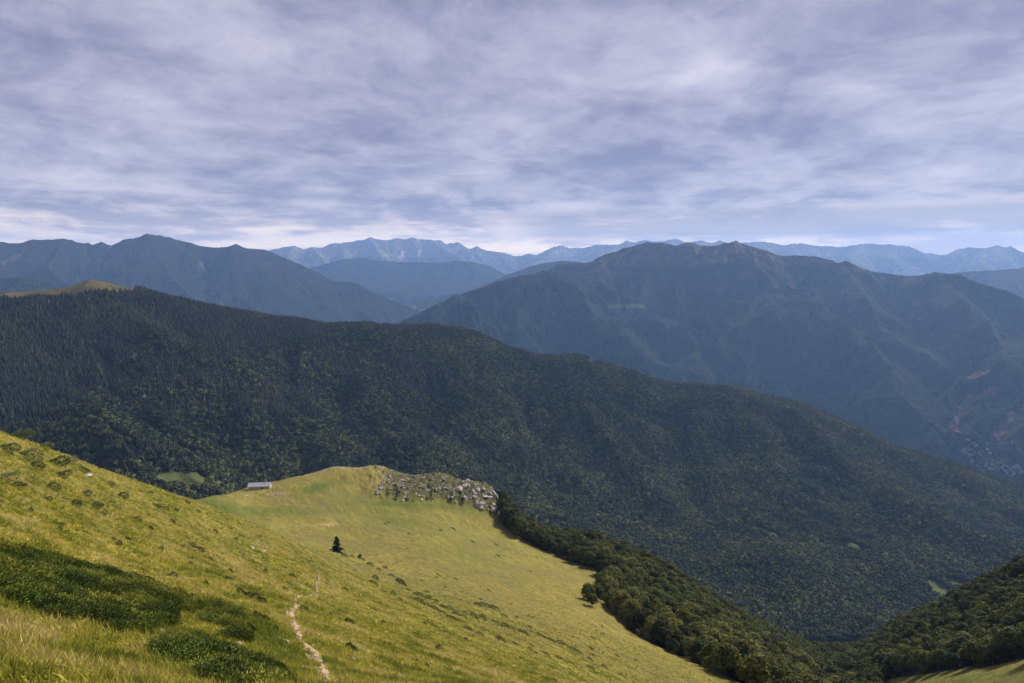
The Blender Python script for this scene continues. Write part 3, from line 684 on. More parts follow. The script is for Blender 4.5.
# single trees on the meadow edge
for k, (px_, py_, s, lab) in enumerate([
    (588, 600, .78, 'small dark broadleaf tree, left one of the little clump out on the meadow'),
    (597, 600, .80, 'small dark broadleaf tree, right one of the little clump out on the meadow'),
    (592, 606, .55, 'round broadleaf bush in front of the little clump on the meadow'),
    (634, 630, .80, 'rounded pale green tree standing out at the lower wood edge'),
    (673, 653, .58, 'rounded tree at the wood edge, halfway down to the picture bottom'),
    (698, 664, .42, 'small round tree on the meadow edge, upper of the last two'),
    (709, 671, .50, 'small round tree on the meadow edge, lowest of the last two')]):
    g = at_ground(px_, py_)
    tree('beech_tree', lab, (g[0], g[1], g[2] - .2), crownm[k % 5], trunkm[k % 5], k * 1.3, None, s)

# lone fir
g = at_ground(337, 552.5); rr = math.hypot(g[0], g[1]); H = 16.5 / F * rr * 1.12
def fir(h, seed, wide=.36):
    r_ = np.random.default_rng(seed); Vs = []; nt_ = 15
    for t in range(nt_):
        u = t / nt_; nb = int(13 - 8 * u)
        for k in range(nb):
            an = r_.uniform(0, 6.28); ln = h * wide * (1 - u) ** 0.8 * r_.uniform(.6, 1.12) + .12; z0 = h * (.07 + .9 * u) + r_.uniform(-.2, .2)
            m = 26; q = r_.uniform(.1, 1, m) * ln
            c = np.stack([np.cos(an) * q, np.sin(an) * q, z0 + .18 * ln - q * .38 + r_.normal(0, .08, m)], -1)
            c[:, :2] += np.stack([-math.sin(an) * np.ones(m), math.cos(an) * np.ones(m)], -1) * (r_.normal(0, .13, m) * (1.3 - q / ln) * ln * .8)[:, None]
            d = np.stack([np.full(m, math.cos(an)), np.full(m, math.sin(an)), r_.uniform(-.5, .1, m)], -1) + r_.normal(0, .3, (m, 3)); sd_ = np.cross(d, r_.normal(size=(m, 3))); sd_ /= np.linalg.norm(sd_, axis=1)[:, None]
            k_ = h * .028; Vs.append(np.stack([c - d * k_, c + sd_ * k_ * .8, c + d * k_ * 1.2, c - sd_ * k_ * .8], 1))
    V = np.concatenate(Vs).reshape(-1, 3)
    return V, np.arange(len(V)).reshape(-1, 4)
V, Fq = fir(H, 5, .40)
t = thing('fir_tree', 'lone dark conical fir standing on the meadow saddle', 'tree', (g[0], g[1], g[2] - .1)); part('crown', raw_mesh('fir_crown', V, Fq, mats=[M_fir]), t)
Vt, Ft = tube([(0, 0, -.4), (0, 0, H * .5), (0, 0, H * .95)], [.22, .13, .03]); part('trunk', raw_mesh('fir_trunk', Vt, Ft, True, [M_bark]), t)
g = at_ground(359.5, 558.5)
V, Fq = leaf_cloud([(0, 0, 1.0, .9, .8), (.4, .2, 1.3, .6, .6)], 260, .16, 8)
t = thing('bush', 'small dark round bush just right of the lone fir', 'bush', (g[0], g[1], g[2] - .05)); part('crown', raw_mesh('bush_crown', V, Fq, mats=[M_fir]), t)
Vt, Ft = tube([(0, 0, -.3), (0, 0, .9)], [.08, .04]); part('stem', raw_mesh('bush_stem', Vt, Ft, True, [M_bark]), t)

# ------------------------------------------------------------------ path
def ribbon(pxs, w0, w1, seed, name, steps=40, lift=0.07, wn=.7):
    g = near.hit([p[0] for p in pxs], [p[1] for p in pxs]); g = g[~np.isnan(g[:, 0])]
    P2 = []
    for i in range(len(g) - 1):
        for k in range(steps): P2.append(g[i] * (1 - k / steps) + g[i + 1] * k / steps)
    P2.append(g[-1]); P2 = np.array(P2)[:, :2]
    ker = np.hanning(steps + 1); ker /= ker.sum()
    pad = len(ker) // 2
    S = np.stack([np.convolve(np.pad(P2[:, c], pad, mode='edge'), ker, 'valid') for c in (0, 1)], 1)
    d = np.gradient(S, axis=0); d /= np.linalg.norm(d, axis=1)[:, None] + 1e-9; nrm = np.stack([-d[:, 1], d[:, 0]], 1)
    tt_ = np.linspace(0, 1, len(S)); w = (w0 + (w1 - w0) * tt_)
    s_ = np.cumsum(np.r_[0, np.linalg.norm(np.diff(S, axis=0), axis=1)])
    wl_ = w * (1 + wn * fbm(s_ / .7, s_ * 0, 3, seed)); wr_ = w * (1 + wn * fbm(s_ / .7, s_ * 0 + 5.5, 3, seed + 1))
    taper = np.minimum(1, np.minimum(tt_, 1 - tt_) * 20 + .15); wl_ *= taper; wr_ *= taper
    ks = np.linspace(-1, 1, 15); rows = []
    for kk in ks:
        q = S + nrm * np.where(kk < 0, wl_, wr_)[:, None] * kk; zz = near.z(q[:, 0], q[:, 1]) + lift * (1 + .012 * np.hypot(q[:, 0], q[:, 1])) * (1 - abs(kk) ** 3 * 1.6) + fbm(q[:, 0] * 3, q[:, 1] * 3, 2, 4) * .015
        rows.append(np.stack([q[:, 0], q[:, 1], zz], 1))
    V = np.stack(rows, 1); n_, m_ = V.shape[:2]; ii = np.arange(n_ * m_).reshape(n_, m_)
    f_ = np.stack([ii[:-1, :-1], ii[:-1, 1:], ii[1:, 1:], ii[1:, :-1]], -1).reshape(-1, 4)
    fc = V.reshape(-1, 3)[f_].mean(1); kk_ = np.tile(np.abs((ks[:-1] + ks[1:]) / 2), n_ - 1)
    ok = fbm(fc[:, 0] / .45, fc[:, 1] / .45, 3, seed + 8) + .22 - .8 * kk_ ** 2 > -.32
    return V.reshape(-1, 3), f_[ok], S, w
path_lines = [
 ([(314,570),(319,574.5),(318.5,580),(316,585),(317.5,591),(312,595.5),(298,596.5),(295,601),(296,608),(291,614),(292,620),(295,628),(297,633),(299,641),(305,646),(312,650),(316,658),(322,667),(325,675),(328,690)], .13, .26, 1),
 ([(297,633),(310,635),(318,639)], .16, .08, 2), ([(274.5,634),(278,638),(283,642),(290,642),(299,641)], .10, .18, 3), ([(300,664),(306,672),(314,680),(322,687)], .09, .15, 4),
 ([(304,646),(306,656),(312,664),(318,676),(322,690)], .10, .14, 5), ([(296,641),(306,648),(309,657),(318,664),(315,673),(325,681),(332,690)], .08, .14, 15), ([(295,608),(288,612),(286,620),(293,630),(302,636)], .10, .08, 16), ([(318.5,580),(324,582),(328,585),(336,588)], .12, .06, 6), ([(285,616),(291,617)], .1, .12, 9)]
allV = []; allF = []; o = 0; path_pts = []; path_w = []
for pts_, w0, w1, sd in path_lines:
    V, f_, S, w = ribbon(pts_, w0, w1, sd * 10, 'path'); allV.append(V); allF.append(f_ + o); o += len(V); path_pts.append(S); path_w.append(w)
po = bpy.data.objects.new('path', raw_mesh('path', np.concatenate(allV), np.concatenate(allF), True, [M_path])); COL.objects.link(po); po['kind'] = 'structure'
V, f_, S2, w2 = ribbon([(272, 494), (284, 495), (292, 501), (300, 507), (307, 511), (315, 514)], .5, .35, 77, 'p', lift=.02)
po = bpy.data.objects.new('farm_track', raw_mesh('farm_track', V, f_, True, [M_path])); COL.objects.link(po); po['kind'] = 'structure'
path_pts = np.concatenate(path_pts); path_w = np.concatenate(path_w)

# ------------------------------------------------------------------ rocks
def rock_mesh(name, seed, flat=.6, sub=3):
    r_ = np.random.default_rng(seed); bm = bmesh.new(); bmesh.ops.create_icosphere(bm, subdivisions=sub, radius=1)
    pl = r_.normal(size=(14, 3)); pl /= np.linalg.norm(pl, axis=1)[:, None]; dd = r_.uniform(.55, .95, 14)
    st = np.array([r_.uniform(.8, 1.4), r_.uniform(.7, 1.1), flat])
    for v in bm.verts:
        c = np.array(v.co)
        for n_, d_ in zip(pl, dd):
            q = c @ n_
            if q > d_: c = c - n_ * (q - d_) * .92
        c = c * (1 + r_.uniform(-.03, .03)) * st; v.co = c
    me = bpy.data.meshes.new(name); bm.to_mesh(me); bm.free(); me.materials.append(M_rock); return me
rocks = [rock_mesh('rock_%d' % i, 600 + i, (.45, .7, .9, 1.2)[i % 4], 2 + (i % 2)) for i in range(8)]
def put_rock(px_, py_, s, lab, group=None, k=0, name='boulder', sc=None):
    g = at_ground(px_, py_)
    if np.isnan(g[0]): return
    o = bpy.data.objects.new(name, rocks[k % 8]); COL.objects.link(o); o.location = (g[0], g[1], g[2] + s * .1); o.rotation_euler = (0, 0, k * 1.7)
    o.scale = sc or (s, s, s); o['label'] = lab; o['category'] = 'rock'
    if group: o['group'] = group
r_ = np.random.default_rng(77)
n_r = 0
for i in range(900):
    px_ = r_.uniform(358, 505); t_ = r_.uniform(0, 1)
    if px_ < 385 and r_.uniform() < .35: continue
    py_ = np.interp(px_, [350, 372, 400, 440, 470, 490, 503], [484, 479, 475, 477, 480, 490, 502]) * (1 - t_) + np.interp(px_, [350, 372, 400, 440, 470, 490, 503], [492, 501, 502, 500, 506, 513, 523]) * t_
    if gnoise(np.array(px_ / 11), np.array(py_ / 6), 5) < .02: continue
    s = r_.uniform(.4, 1.3) ** 1.5 * (2.0 if px_ > 455 else 1); put_rock(px_, py_, s, 'pale limestone block jutting from the craggy scrub-covered rib above the meadow', 'limestone blocks on the craggy rib', i, sc=(s * r_.uniform(.7, 1.3), s, s * r_.uniform(.7, 1.6)))
    n_r += 1
    if n_r >= 210: break
for i, (px_, py_, s, lab) in enumerate([(252, 549, .42, 'white stone lying in the grass below the stone hut, left of two'), (263, 551.5, .36, 'white stone lying in the grass below the stone hut, right of two'),
    (131, 671, .15, 'flat pale stone half sunk in dry grass near the bottom left corner'), (236, 645, .14, 'small pale stone beside the end of the dark juniper bank'), (401, 681, .30, 'pinkish boulder in the grass right of the path, at the picture edge'),
    (246, 496, 1.9, 'white slab of rock in the pasture just below the stone hut'), (2, 672, .12, 'small pale stone at the left picture edge'), (87, 476, .5, 'pale stone on the steep slope near the skyline'), (351, 660, .16, 'little pale stone in the grass right of the path')]):
    put_rock(px_, py_, s, lab, None, i + 3, 'stone', (s * 1.4, s, s * .6))
# broken slab in the bare patch
for i in range(9):
    put_rock(158 + r_.uniform(0, 24), 629 + r_.uniform(0, 11), r_.uniform(.07, .15), 'grey-pink stone showing in the bare patch under the juniper bank', 'stones in the bare patch', i, 'stone')
# ruined fold
for i in range(26):
    s = r_.uniform(.35, .75); put_rock(266 + r_.uniform(0, 20), 492 + r_.uniform(0, 5), s, 'grey stone tumbled in the ruined fold beside the hut', 'stones of the ruined fold', i, 'stone')
# stones on the path
for i in range(60):
    j = r_.integers(0, len(path_pts)); q = path_pts[j] + r_.uniform(-.35, .35, 2); zz = float(near.z(np.array(q[0]), np.array(q[1]))); s = r_.uniform(.05, .13)
    o = bpy.data.objects.new('stone', rocks[i % 8]); COL.objects.link(o); o.location = (q[0], q[1], zz + s * .2); o.scale = (s, s, s * .6); o.rotation_euler = (0, 0, i)
    o['label'] = 'small loose stone lying on the trodden path'; o['category'] = 'stone'; o['group'] = 'loose stones on the path'

# ------------------------------------------------------------------ juniper
def jun_mesh(name, seed, mat, n=420, R0=.5, size=.026):
    r_ = np.random.default_rng(seed); a_ = r_.uniform(0, 6.28, n); q = np.sqrt(r_.uniform(0, 1, n)) * R0
    top = .42 * (1 - (q / R0) ** 2 * .7) * (1 + .35 * np.sin(a_ * 3 + seed)); z_ = top * r_.uniform(.55, 1.05, n)
    c = np.stack([np.cos(a_) * q, np.sin(a_) * q, z_], -1); d = np.stack([np.cos(a_) * .7, np.sin(a_) * .7, .6 + r_.uniform(-.2, .4, n)], -1) + r_.normal(size=(n, 3)) * .4
    d /= np.linalg.norm(d, axis=1)[:, None]; s = np.cross(d, r_.normal(size=(n, 3))); s /= np.linalg.norm(s, axis=1)[:, None]
    k = size * r_.uniform(.7, 1.5, n)[:, None]
    V = np.stack([c - d * k, c + s * k * .4, c + d * k * 1.6, c - s * k * .4], 1).reshape(-1, 3)
    return raw_mesh(name, V, np.arange(len(V)).reshape(-1, 4), mats=[mat])
# the big bank: outline along lines of sight
def in_poly(px, py, poly):
    poly = np.array(poly); c = np.zeros(px.shape, bool); j = len(poly) - 1
    for i in range(len(poly)):
        xi, yi = poly[i]; xj, yj = poly[j]
        c ^= ((yi > py) != (yj > py)) & (px < (xj - xi) * (py - yi) / (yj - yi + 1e-9) + xi); j = i
    return c
bank = [(-60, 553), (0, 556), (30, 559), (45, 562), (75, 566), (110, 572), (140, 588), (175, 598), (205, 607), (226, 613), (236, 626), (238, 640), (228, 640), (215, 628), (190, 618), (178, 612), (160, 626), (140, 630), (112, 640), (100, 632), (80, 624), (55, 622), (30, 614), (0, 604), (-60, 595)]
bank2 = [(152, 652), (170, 641), (200, 644), (225, 652), (240, 664), (256, 672), (268, 684), (272, 700), (225, 700), (195, 676), (165, 664)]
N = 150000
a = rng.uniform(R(-46), R(-14), N); l = rng.uniform(math.log(9), math.log(60), N); r = np.exp(l); x = np.sin(a) * r; y = np.cos(a) * r; z = near.sample(near.Z, a, l); px, py = proj(x, y, z)
wob = 11 * fbm(x / 1.5, y / 1.5, 3, 41)
k = (in_poly(px + wob, py + wob * .6, bank) | (in_poly(px + wob, py + wob * .6, bank2)))
dens = (0.85 - 0.55 * 2.0 * smooth(fbm(x / 1.9, y / 1.9, 3, 42), .08, .3)) * (r / 40) ** 1.0
k &= rng.uniform(0, 1, N) < dens
x, y, z, r, px, py = [q[k] for q in (x, y, z, r, px, py)]
n = len(x); print('juniper clumps', n)
rot = np.zeros((n, 3)); rot[:, 2] = rng.uniform(0, 6.28, n); rot[:, 0] = rng.normal(0, .15, n)
s = rng.uniform(.7, 1.5, n) * .72 * (1 + .6 * fbm(x / 2.4, y / 2.4, 3, 44))
scatter('juniper_bank', np.stack([x, y, z - .05], -1), rot, np.stack([s, s, s * .85], -1), np.clip(.42 + fbm(x / 1.6, y / 1.6, 3, 43) * 1.0 + rng.normal(0, .15, n), 0, 1), rng.integers(0, 4, n), [jun_mesh('juniper_clump_%d' % i, 700 + i, M_jun) for i in range(4)],
        label='dense dark green carpet of dwarf juniper on the near slope', cat='scrub')
bank_xy = np.stack([x, y], -1)
# separate small junipers, mats stretched along the slope
junm = [jun_mesh('dwarf_juniper_%d' % i, 720 + i, M_jun_o, 900, .5, .035) for i in range(5)]
spots = []
def js(px_, py_, w, lab=None, group=None): spots.append((px_, py_, w * (1.6 if px_ < 130 and py_ < 500 else 1), lab, group))
near_spots = [(95,457,6),(115,462,5),(56,465,9),(28,458,10),(8,450,8),(18,438,9),(45,448,6),(35,468,7),(62,476,6),(5,480,8),(15,489,7),(68,463,6),(82,471,5),(52,488,6),(48,500,5),(95,508,9),(75,505,8),(103,514,6),(122,497,5),(137,520,6),(127,541,5),(113,541,4),(118,545,5),(172,578,7),(158,507,4),(165,509,5),(176,511,4),(150,529,4),(172,522,4),(192,546,6),(200,550,5),(210,560,4),(241,594,7),(255,600,9),(248,597,6),(262,602,6),(229,580,5),(205,585,5),(265,572,4),(293,577,4),(304,611,7),(258,618,7),(266,621,5),(276,631,4),(350,648,5),(355,652,4),(350,623,6),(250,630,7),(240,625,6),(345,590,4),(285,590,4),(180,645,4),(230,572,4),(190,565,4),(85,495,5),(30,512,4),(60,530,3),(160,550,5),(215,532,4),(235,540,4),(140,482,4),(128,475,4),(110,485,4),(150,493,4),(187,503,4),(198,512,4)]
for q in near_spots: js(*q)
band = [(345,556),(352,558),(362,560),(370,565),(378,570),(385,569),(375,578),(372,583),(392,577),(399,583),(408,590),(415,594),(420,597),(428,600),(436,603),(444,607),(450,611),(456,615),(462,618),(412,600),(420,603),(428,607),(436,610),(443,614),(450,618),(458,622),(466,613),(474,616),(482,620),(497,624),(505,627),(512,629),(520,632),(526,634),(540,637),(550,640),(562,645),(500,641),(530,650),(515,645),(545,655),(560,660),(480,636),(478,605),(486,607),(494,609),(505,616),(402,584),(393,595),(400,600),(470,630),(575,652),(590,660),(605,668),(590,668),(620,676),(410,640),(440,650),(466,640)]
for q in band: js(q[0] + r_.uniform(-1, 1), q[1] + r_.uniform(-1, 1), r_.uniform(3.5, 7))
for i in range(60): 
    px_ = r_.uniform(380, 640); py_ = r_.uniform(520, 670); js(px_, py_, r_.uniform(1.5, 3.2))
for i in range(45):
    px_ = r_.uniform(385, 504); t_ = r_.uniform(0.05, 1)
    py_ = np.interp(px_, [350, 372, 400, 440, 470, 490, 503], [484, 479, 475, 477, 480, 490, 502]) * (1 - t_) + np.interp(px_, [350, 372, 400, 440, 470, 490, 503], [492, 501, 502, 500, 506, 513, 523]) * t_
    js(px_, py_, r_.uniform(2, 3.6), 'dark low bush growing between the limestone blocks of the rib', 'bushes on the craggy rib')
for i, (px_, py_, w, lab, group) in enumerate(spots):
    g = at_ground(px_, py_)
    if np.isnan(g[0]): continue
    rr = math.hypot(g[0], g[1])
    gpx, gpy = proj(g[0], g[1], g[2])
    if in_left_wood(gpx, gpy, rr): continue
    W = w * 1.5 / F * rr * 1.15
    o = bpy.data.objects.new('dwarf_juniper', junm[i % 5]); COL.objects.link(o); o.location = (g[0], g[1], g[2] - .04); o.rotation_euler = (0, 0, CONTOUR + r_.uniform(-.25, .25))
    hs = max(.6, min(W * .42, 1.8)); o.scale = (W * 1.9, W * .8, hs)
    far_side = px_ > 340
    o['label'] = lab or ('low dark juniper mat in the scattered band crossing the middle meadow' if far_side else 'low dark juniper mat dotted on the steep near slope above the path')
    o['category'] = 'shrub'; o['group'] = group or ('juniper mats of the middle meadow' if far_side else 'juniper mats on the near slope')

# ------------------------------------------------------------------ grass
def tuft(name, seed, n=16, h=.3, w=.012, lean=.5):
    r_ = np.random.default_rng(seed); V = []; Fq = []
    for i in range(n):
        a_ = r_.uniform(0, 6.28); q = r_.uniform(0, .14); b0 = np.array([math.cos(a_) * q, math.sin(a_) * q, -.03]); d = r_.uniform(0, 6.28); hh = h * r_.uniform(.5, 1.15); ln = hh * lean * r_.uniform(.3, 1.2)
        dv = np.array([math.cos(d), math.sin(d), 0]); sv = np.array([-math.sin(d), math.cos(d), 0]) * w
        p1 = b0 + dv * ln * .35 + np.array([0, 0, hh * .6]); p2 = b0 + dv * ln + np.array([0, 0, hh])
        o = len(V); V += [b0 - sv, b0 + sv, p1 + sv * .7, p1 - sv * .7, p2]; Fq += [(o, o + 1, o + 2, o + 3), (o + 3, o + 2, o + 4, o + 4)]
    V = np.array(V); quads = [q for q in Fq if len(set(q)) == 4]; tris = [q[:3] for q in Fq if len(set(q)) == 3]
    f3 = []
    for q in quads: f3 += [(q[0], q[1], q[2]), (q[0], q[2], q[3])]
    return raw_mesh(name, V, f3 + tris, mats=[M_grass])
N = 480000
a = rng.uniform(R(-42), R(38), N); l = math.log(9.5) + (math.log(620) - math.log(9.5)) * rng.uniform(0, 1, N) ** 0.85; r = np.exp(l)
x = np.sin(a) * r; y = np.cos(a) * r; z = near.sample(near.Z, a, l); px, py = proj(x, y, z)
k = (px > -30) & (px < 1054) & (py < 700) & visible(near, x, y, z + .25)
k &= ~in_left_wood(px, py, r) & ~in_right_wood(px, py, r)
x, y, z, r, px, py, l, a = [q[k] for q in (x, y, z, r, px, py, l, a)]
# keep the path clear
dmin = np.full(len(x), 9.0)
nearp = (px > 265) & (px < 345) & (py > 560)
ii = np.nonzero(nearp)[0]; pp = path_pts[::3]; pw = path_w[::3]
for c in range(0, len(ii), 4000):
    j = ii[c:c + 4000]; d = np.hypot(x[j][:, None] - pp[None, :, 0], y[j][:, None] - pp[None, :, 1]) - pw[None]; dmin[j] = d.min(1)
thin = .5 + .5 * smooth(fbm(x / 2.5, y / 2.5, 3, 66), -.25, .2); thin *= 1 - .6 * smooth(r, 120, 260); thin *= 1 - smooth(r, 300, 430); thin *= 1 - near.sample(bare, a, l)
k = (dmin > -0.10 + 0.0014 * r) & (rng.uniform(0, 1, len(x)) < thin)
k &= near.sample(bare, a, l) < .45 if False else True
x, y, z, r, px, py, l, a = [q[k] for q in (x, y, z, r, px, py, l, a)]
al = x * ca + y * sa; ac = -x * sa + y * ca
dry = .50 + .35 * fbm(al / 5, ac / 2.5, 3, 39) + .55 * fbm(al / 22, ac / 6, 4, 31) + .6 * fbm(x / 1.7, y / 1.7, 3, 33) + rng.normal(0, .14, len(x))
dry = np.where(in_poly(px, py, bank), dry - .25, dry); dry = dry - .24 * smooth(-r, -32, -20) - .45 * near.sample(green, a, l)
n = len(x); print('grass tufts', n)
hz_ = .20 * smooth(-r, -26, -13) + .42; k_ = ~((px > 352) & (px < 508) & (r > 490) & (py < np.interp(px, [350, 372, 400, 440, 470, 490, 508], [478, 502, 504, 502, 508, 516, 528])))
s = k_ * (0.75 + 0.005 * np.minimum(r, 200)) * rng.uniform(.6, 1.3, n) * (1 + .4 * fbm(x / 4, y / 4, 3, 35))
rot = np.zeros((n, 3)); rot[:, 2] = rng.uniform(0, 6.28, n); rot[:, 0] = rng.normal(0, .2, n)
scatter('grass', np.stack([x, y, z], -1), rot, np.stack([s * 1.15, s * 1.15, s * hz_], -1), np.clip(dry, 0, 1), rng.integers(0, 5, n), [tuft('grass_tuft_%d' % i, 800 + i, 16, .26 + .03 * i) for i in range(5)], label='dry yellow and green mountain grass covering the slope', cat='grass')

# ------------------------------------------------------------------ stone hut
M_wall = simple_mat('rubble_wall', (0.42, 0.38, 0.35), .95, 2.5, .35, .08); M_roof = simple_mat('slate_roof', (0.34, 0.33, 0.35), .7, 1.5, .2, .03); M_dark = simple_mat('dark_opening', (0.03, 0.03, 0.03), .9)
g = at_ground(260, 488.5); rr = math.hypot(g[0], g[1])
LW = 19 / F * rr * 1.05; DW = 6.0; WH = 2.5; RH = 1.9
def box(x0, x1, y0, y1, z0, z1):
    v = [(x, y, z) for z in (z0, z1) for y in (y0, y1) for x in (x0, x1)]
    return v, [(0, 2, 3, 1), (4, 5, 7, 6), (0, 1, 5, 4), (2, 6, 7, 3), (0, 4, 6, 2), (1, 3, 7, 5)]
hut = thing('stone_hut', 'long low stone hut with pale grey pitched roof on the knoll meadow', 'hut', (g[0], g[1], g[2] + .2), R(8))
v, f_ = box(-LW / 2, LW / 2, -DW / 2, DW / 2, -2.5, WH)
v += [(-LW / 2, 0, WH + RH), (LW / 2, 0, WH + RH)]; me = bpy.data.meshes.new('hut_wall'); me.from_pydata(v, [], [f_[0]] + f_[2:] + [(4, 6, 8), (5, 9, 7)]); me.materials.append(M_wall); part('wall', me, hut)
e_ = .45; rt = .16
def slab(sgn):
    y0 = sgn * (DW / 2 + e_); z0 = WH - e_ * RH / (DW / 2)
    a0 = [(-LW / 2 - e_, y0, z0 + .02), (LW / 2 + e_, y0, z0 + .02), (LW / 2 + e_, 0, WH + RH + .02), (-LW / 2 - e_, 0, WH + RH + .02)]
    return a0 + [(p_[0], p_[1], p_[2] + rt) for p_ in a0]
v = slab(-1) + slab(1); f2 = []
for o in (0, 8): f2 += [(o, o + 1, o + 2, o + 3), (o + 4, o + 5, o + 6, o + 7), (o, o + 1, o + 5, o + 4), (o + 1, o + 2, o + 6, o + 5), (o + 3, o + 2, o + 6, o + 7), (o, o + 3, o + 7, o + 4)]
me = bpy.data.meshes.new('hut_roof'); me.from_pydata(v, [], f2); me.materials.append(M_roof); part('roof', me, hut)
v, f_ = box(-.55, .55, -DW / 2 - .06, -DW / 2 + .02, -.2, 1.9); me = bpy.data.meshes.new('hut_door'); me.from_pydata([(q[0] + 2.2, q[1], q[2]) for q in v], [], f_); me.materials.append(M_dark); part('door', me, hut)
for wx in (-5.0, -2.2, 5.2):
    v, f_ = box(-.4, .4, -DW / 2 - .06, -DW / 2 + .02, 1.0, 1.8); me = bpy.data.meshes.new('hut_window'); me.from_pydata([(q[0] + wx, q[1], q[2]) for q in v], [], f_); me.materials.append(M_dark); part('window', me, hut)
v, f_ = box(4.2, 4.9, -.35, .35, WH + RH - .4, WH + RH + .8); me = bpy.data.meshes.new('hut_chimney'); me.from_pydata(v, [], f_); me.materials.append(M_wall); part('chimney', me, hut)

# ------------------------------------------------------------------ village in the valley
M_plaster = simple_mat('pale_render', (0.22, 0.21, 0.19), .9, .3, .15, .02); M_tile = simple_mat('grey_tiles', (0.22, 0.19, 0.18), .8, .5, .2, .02)
def house_mesh(name, w, d, h, rh):
    v, f_ = box(-w / 2, w / 2, -d / 2, d / 2, -4, h); v += [(-w / 2, 0, h + rh), (w / 2, 0, h + rh)]
    o = len(v); e = .5
    v += [(-w / 2 - e, -d / 2 - e, h - e * rh / (d / 2) + .05), (w / 2 + e, -d / 2 - e, h - e * rh / (d / 2) + .05), (w / 2 + e, 0, h + rh + .1), (-w / 2 - e, 0, h + rh + .1), (w / 2 + e, d / 2 + e, h - e * rh / (d / 2) + .05), (-w / 2 - e, d / 2 + e, h - e * rh / (d / 2) + .05)]
    fs = [f_[0]] + f_[2:] + [(4, 6, 8), (5, 9, 7), (o, o + 1, o + 2, o + 3), (o + 3, o + 2, o + 4, o + 5)]
    me = bpy.data.meshes.new(name); me.from_pydata(v, [], fs); me.materials.append(M_plaster); me.materials.append(M_tile)
    for p_ in me.polygons[-2:]: p_.material_index = 1
    return me
hm = [house_mesh('house_%d' % i, 10 + 3 * i, 8 + i, 5 + i, 2.6) for i in range(4)]
def far_ground(px, py):
    """where the line of sight meets the mountain foot or the valley floor"""
    h = right.hit([px], [py])[0]; h2 = valley.hit([px], [py])[0]
    if np.isnan(h[0]): return h2
    if np.isnan(h2[0]): return h
    return h if math.hypot(h[0], h[1]) < math.hypot(h2[0], h2[1]) else h2
for i in range(78):
    c = [(976, 450, 9, 4.5, 'pale house of the upper hamlet on the valley slope', 'houses of the upper hamlet'), (991, 466, 11, 3, 'pale house of the village on the valley floor', 'houses of the valley village'), (1012, 470, 9, 4, 'pale house of the village on the valley floor', 'houses of the valley village')][i % 3]
    g = far_ground(c[0] + r_.normal() * c[2], c[1] + r_.normal() * c[3] * .9)
    if np.isnan(g[0]): continue
    o = bpy.data.objects.new('house', hm[i % 4]); COL.objects.link(o); o.location = g; o.rotation_euler = (0, 0, r_.uniform(0, 3)); k_ = r_.uniform(.6, 1.05); o.scale = (k_, k_, k_); o['label'] = c[4]; o['category'] = 'house'; o['group'] = c[5]

# ------------------------------------------------------------------ haze
hb = bpy.data.meshes.new('haze'); v, f_ = box(-30000, 30000, -6000, 29500, -1700, 930)
hb.from_pydata(v, [], f_); ho = bpy.data.objects.new('haze', hb); COL.objects.link(ho); ho['kind'] = 'stuff'; ho.display_type = 'WIRE'
m = bpy.data.materials.new('haze'); m.use_nodes = True; nt = m.node_tree; nt.nodes.clear()
pv = nt.nodes.new('ShaderNodeVolumePrincipled'); pv.inputs['Color'].default_value = (0.31, 0.53, 1.0, 1); pv.inputs['Density'].default_value = 3.8e-5; pv.inputs['Anisotropy'].default_value = 0.2
oo = nt.nodes.new('ShaderNodeOutputMaterial'); nt.links.new(pv.outputs[0], oo.inputs['Volume']); hb.materials.append(m)

# ------------------------------------------------------------------ sky and sun
SUN_AZ, SUN_EL = 46.0, 38.0      # degrees right of the view, above the horizon
sd = bpy.data.lights.new('sun', 'SUN'); so = bpy.data.objects.new('sun', sd); COL.objects.link(so)
sd.energy = 4.8; sd.angle = R(10); sd.color = (1.0, 0.93, 0.82)
dv = Vector((math.sin(R(SUN_AZ)) * math.cos(R(SUN_EL)), math.cos(R(SUN_AZ)) * math.cos(R(SUN_EL)), math.sin(R(SUN_EL))))
so.rotation_euler = (-dv).to_track_quat('-Z', 'Y').to_euler(); so.location = (0, 0, 500)
w = bpy.data.worlds.new('World'); scene.world = w; w.use_nodes = True; nt = w.node_tree; nt.nodes.clear(); b = NB(nt)
sky = b.n('ShaderNodeTexSky', sky_type='NISHITA'); sky.sun_disc = False; sky.sun_elevation = R(SUN_EL); sky.sun_rotation = R(SUN_AZ); sky.altitude = 1600
skyc = b.mix(1.0, sky.outputs[0], (0.07, 0.07, 0.07), 'MULTIPLY')
tc = b.n('ShaderNodeTexCoord').outputs['Generated']; sx = b.n('ShaderNodeSeparateXYZ', {0: tc})
zc = b.math('MAXIMUM', b.math('ADD', sx.outputs[2], 0.19), 0.12)
pxy = b.n('ShaderNodeCombineXYZ', {0: b.math('DIVIDE', sx.outputs[0], zc), 1: b.math('DIVIDE', sx.outputs[1], zc), 2: 0.0}).outputs[0]
def mp(scale, rot=0, loc=(0, 0, 0)): return b.n('ShaderNodeMapping', {'Vector': pxy, 'Scale': scale, 'Rotation': (0, 0, rot), 'Location': loc}).outputs[0]
warp = b.n('ShaderNodeTexNoise', {'Vector': mp((.9, .9, 1)), 'Scale': 1.0, 'Detail': 4.0, 'Roughness': .55}).outputs['Color']
wv = b.n('ShaderNodeVectorMath', {0: b.n('ShaderNodeVectorMath', {0: warp, 1: (.5, .5, .5)}, operation='SUBTRACT').outputs[0], 1: (.55, .55, 0)}, operation='MULTIPLY').outputs[0]
pw = b.n('ShaderNodeVectorMath', {0: pxy, 1: wv}, operation='ADD').outputs[0]
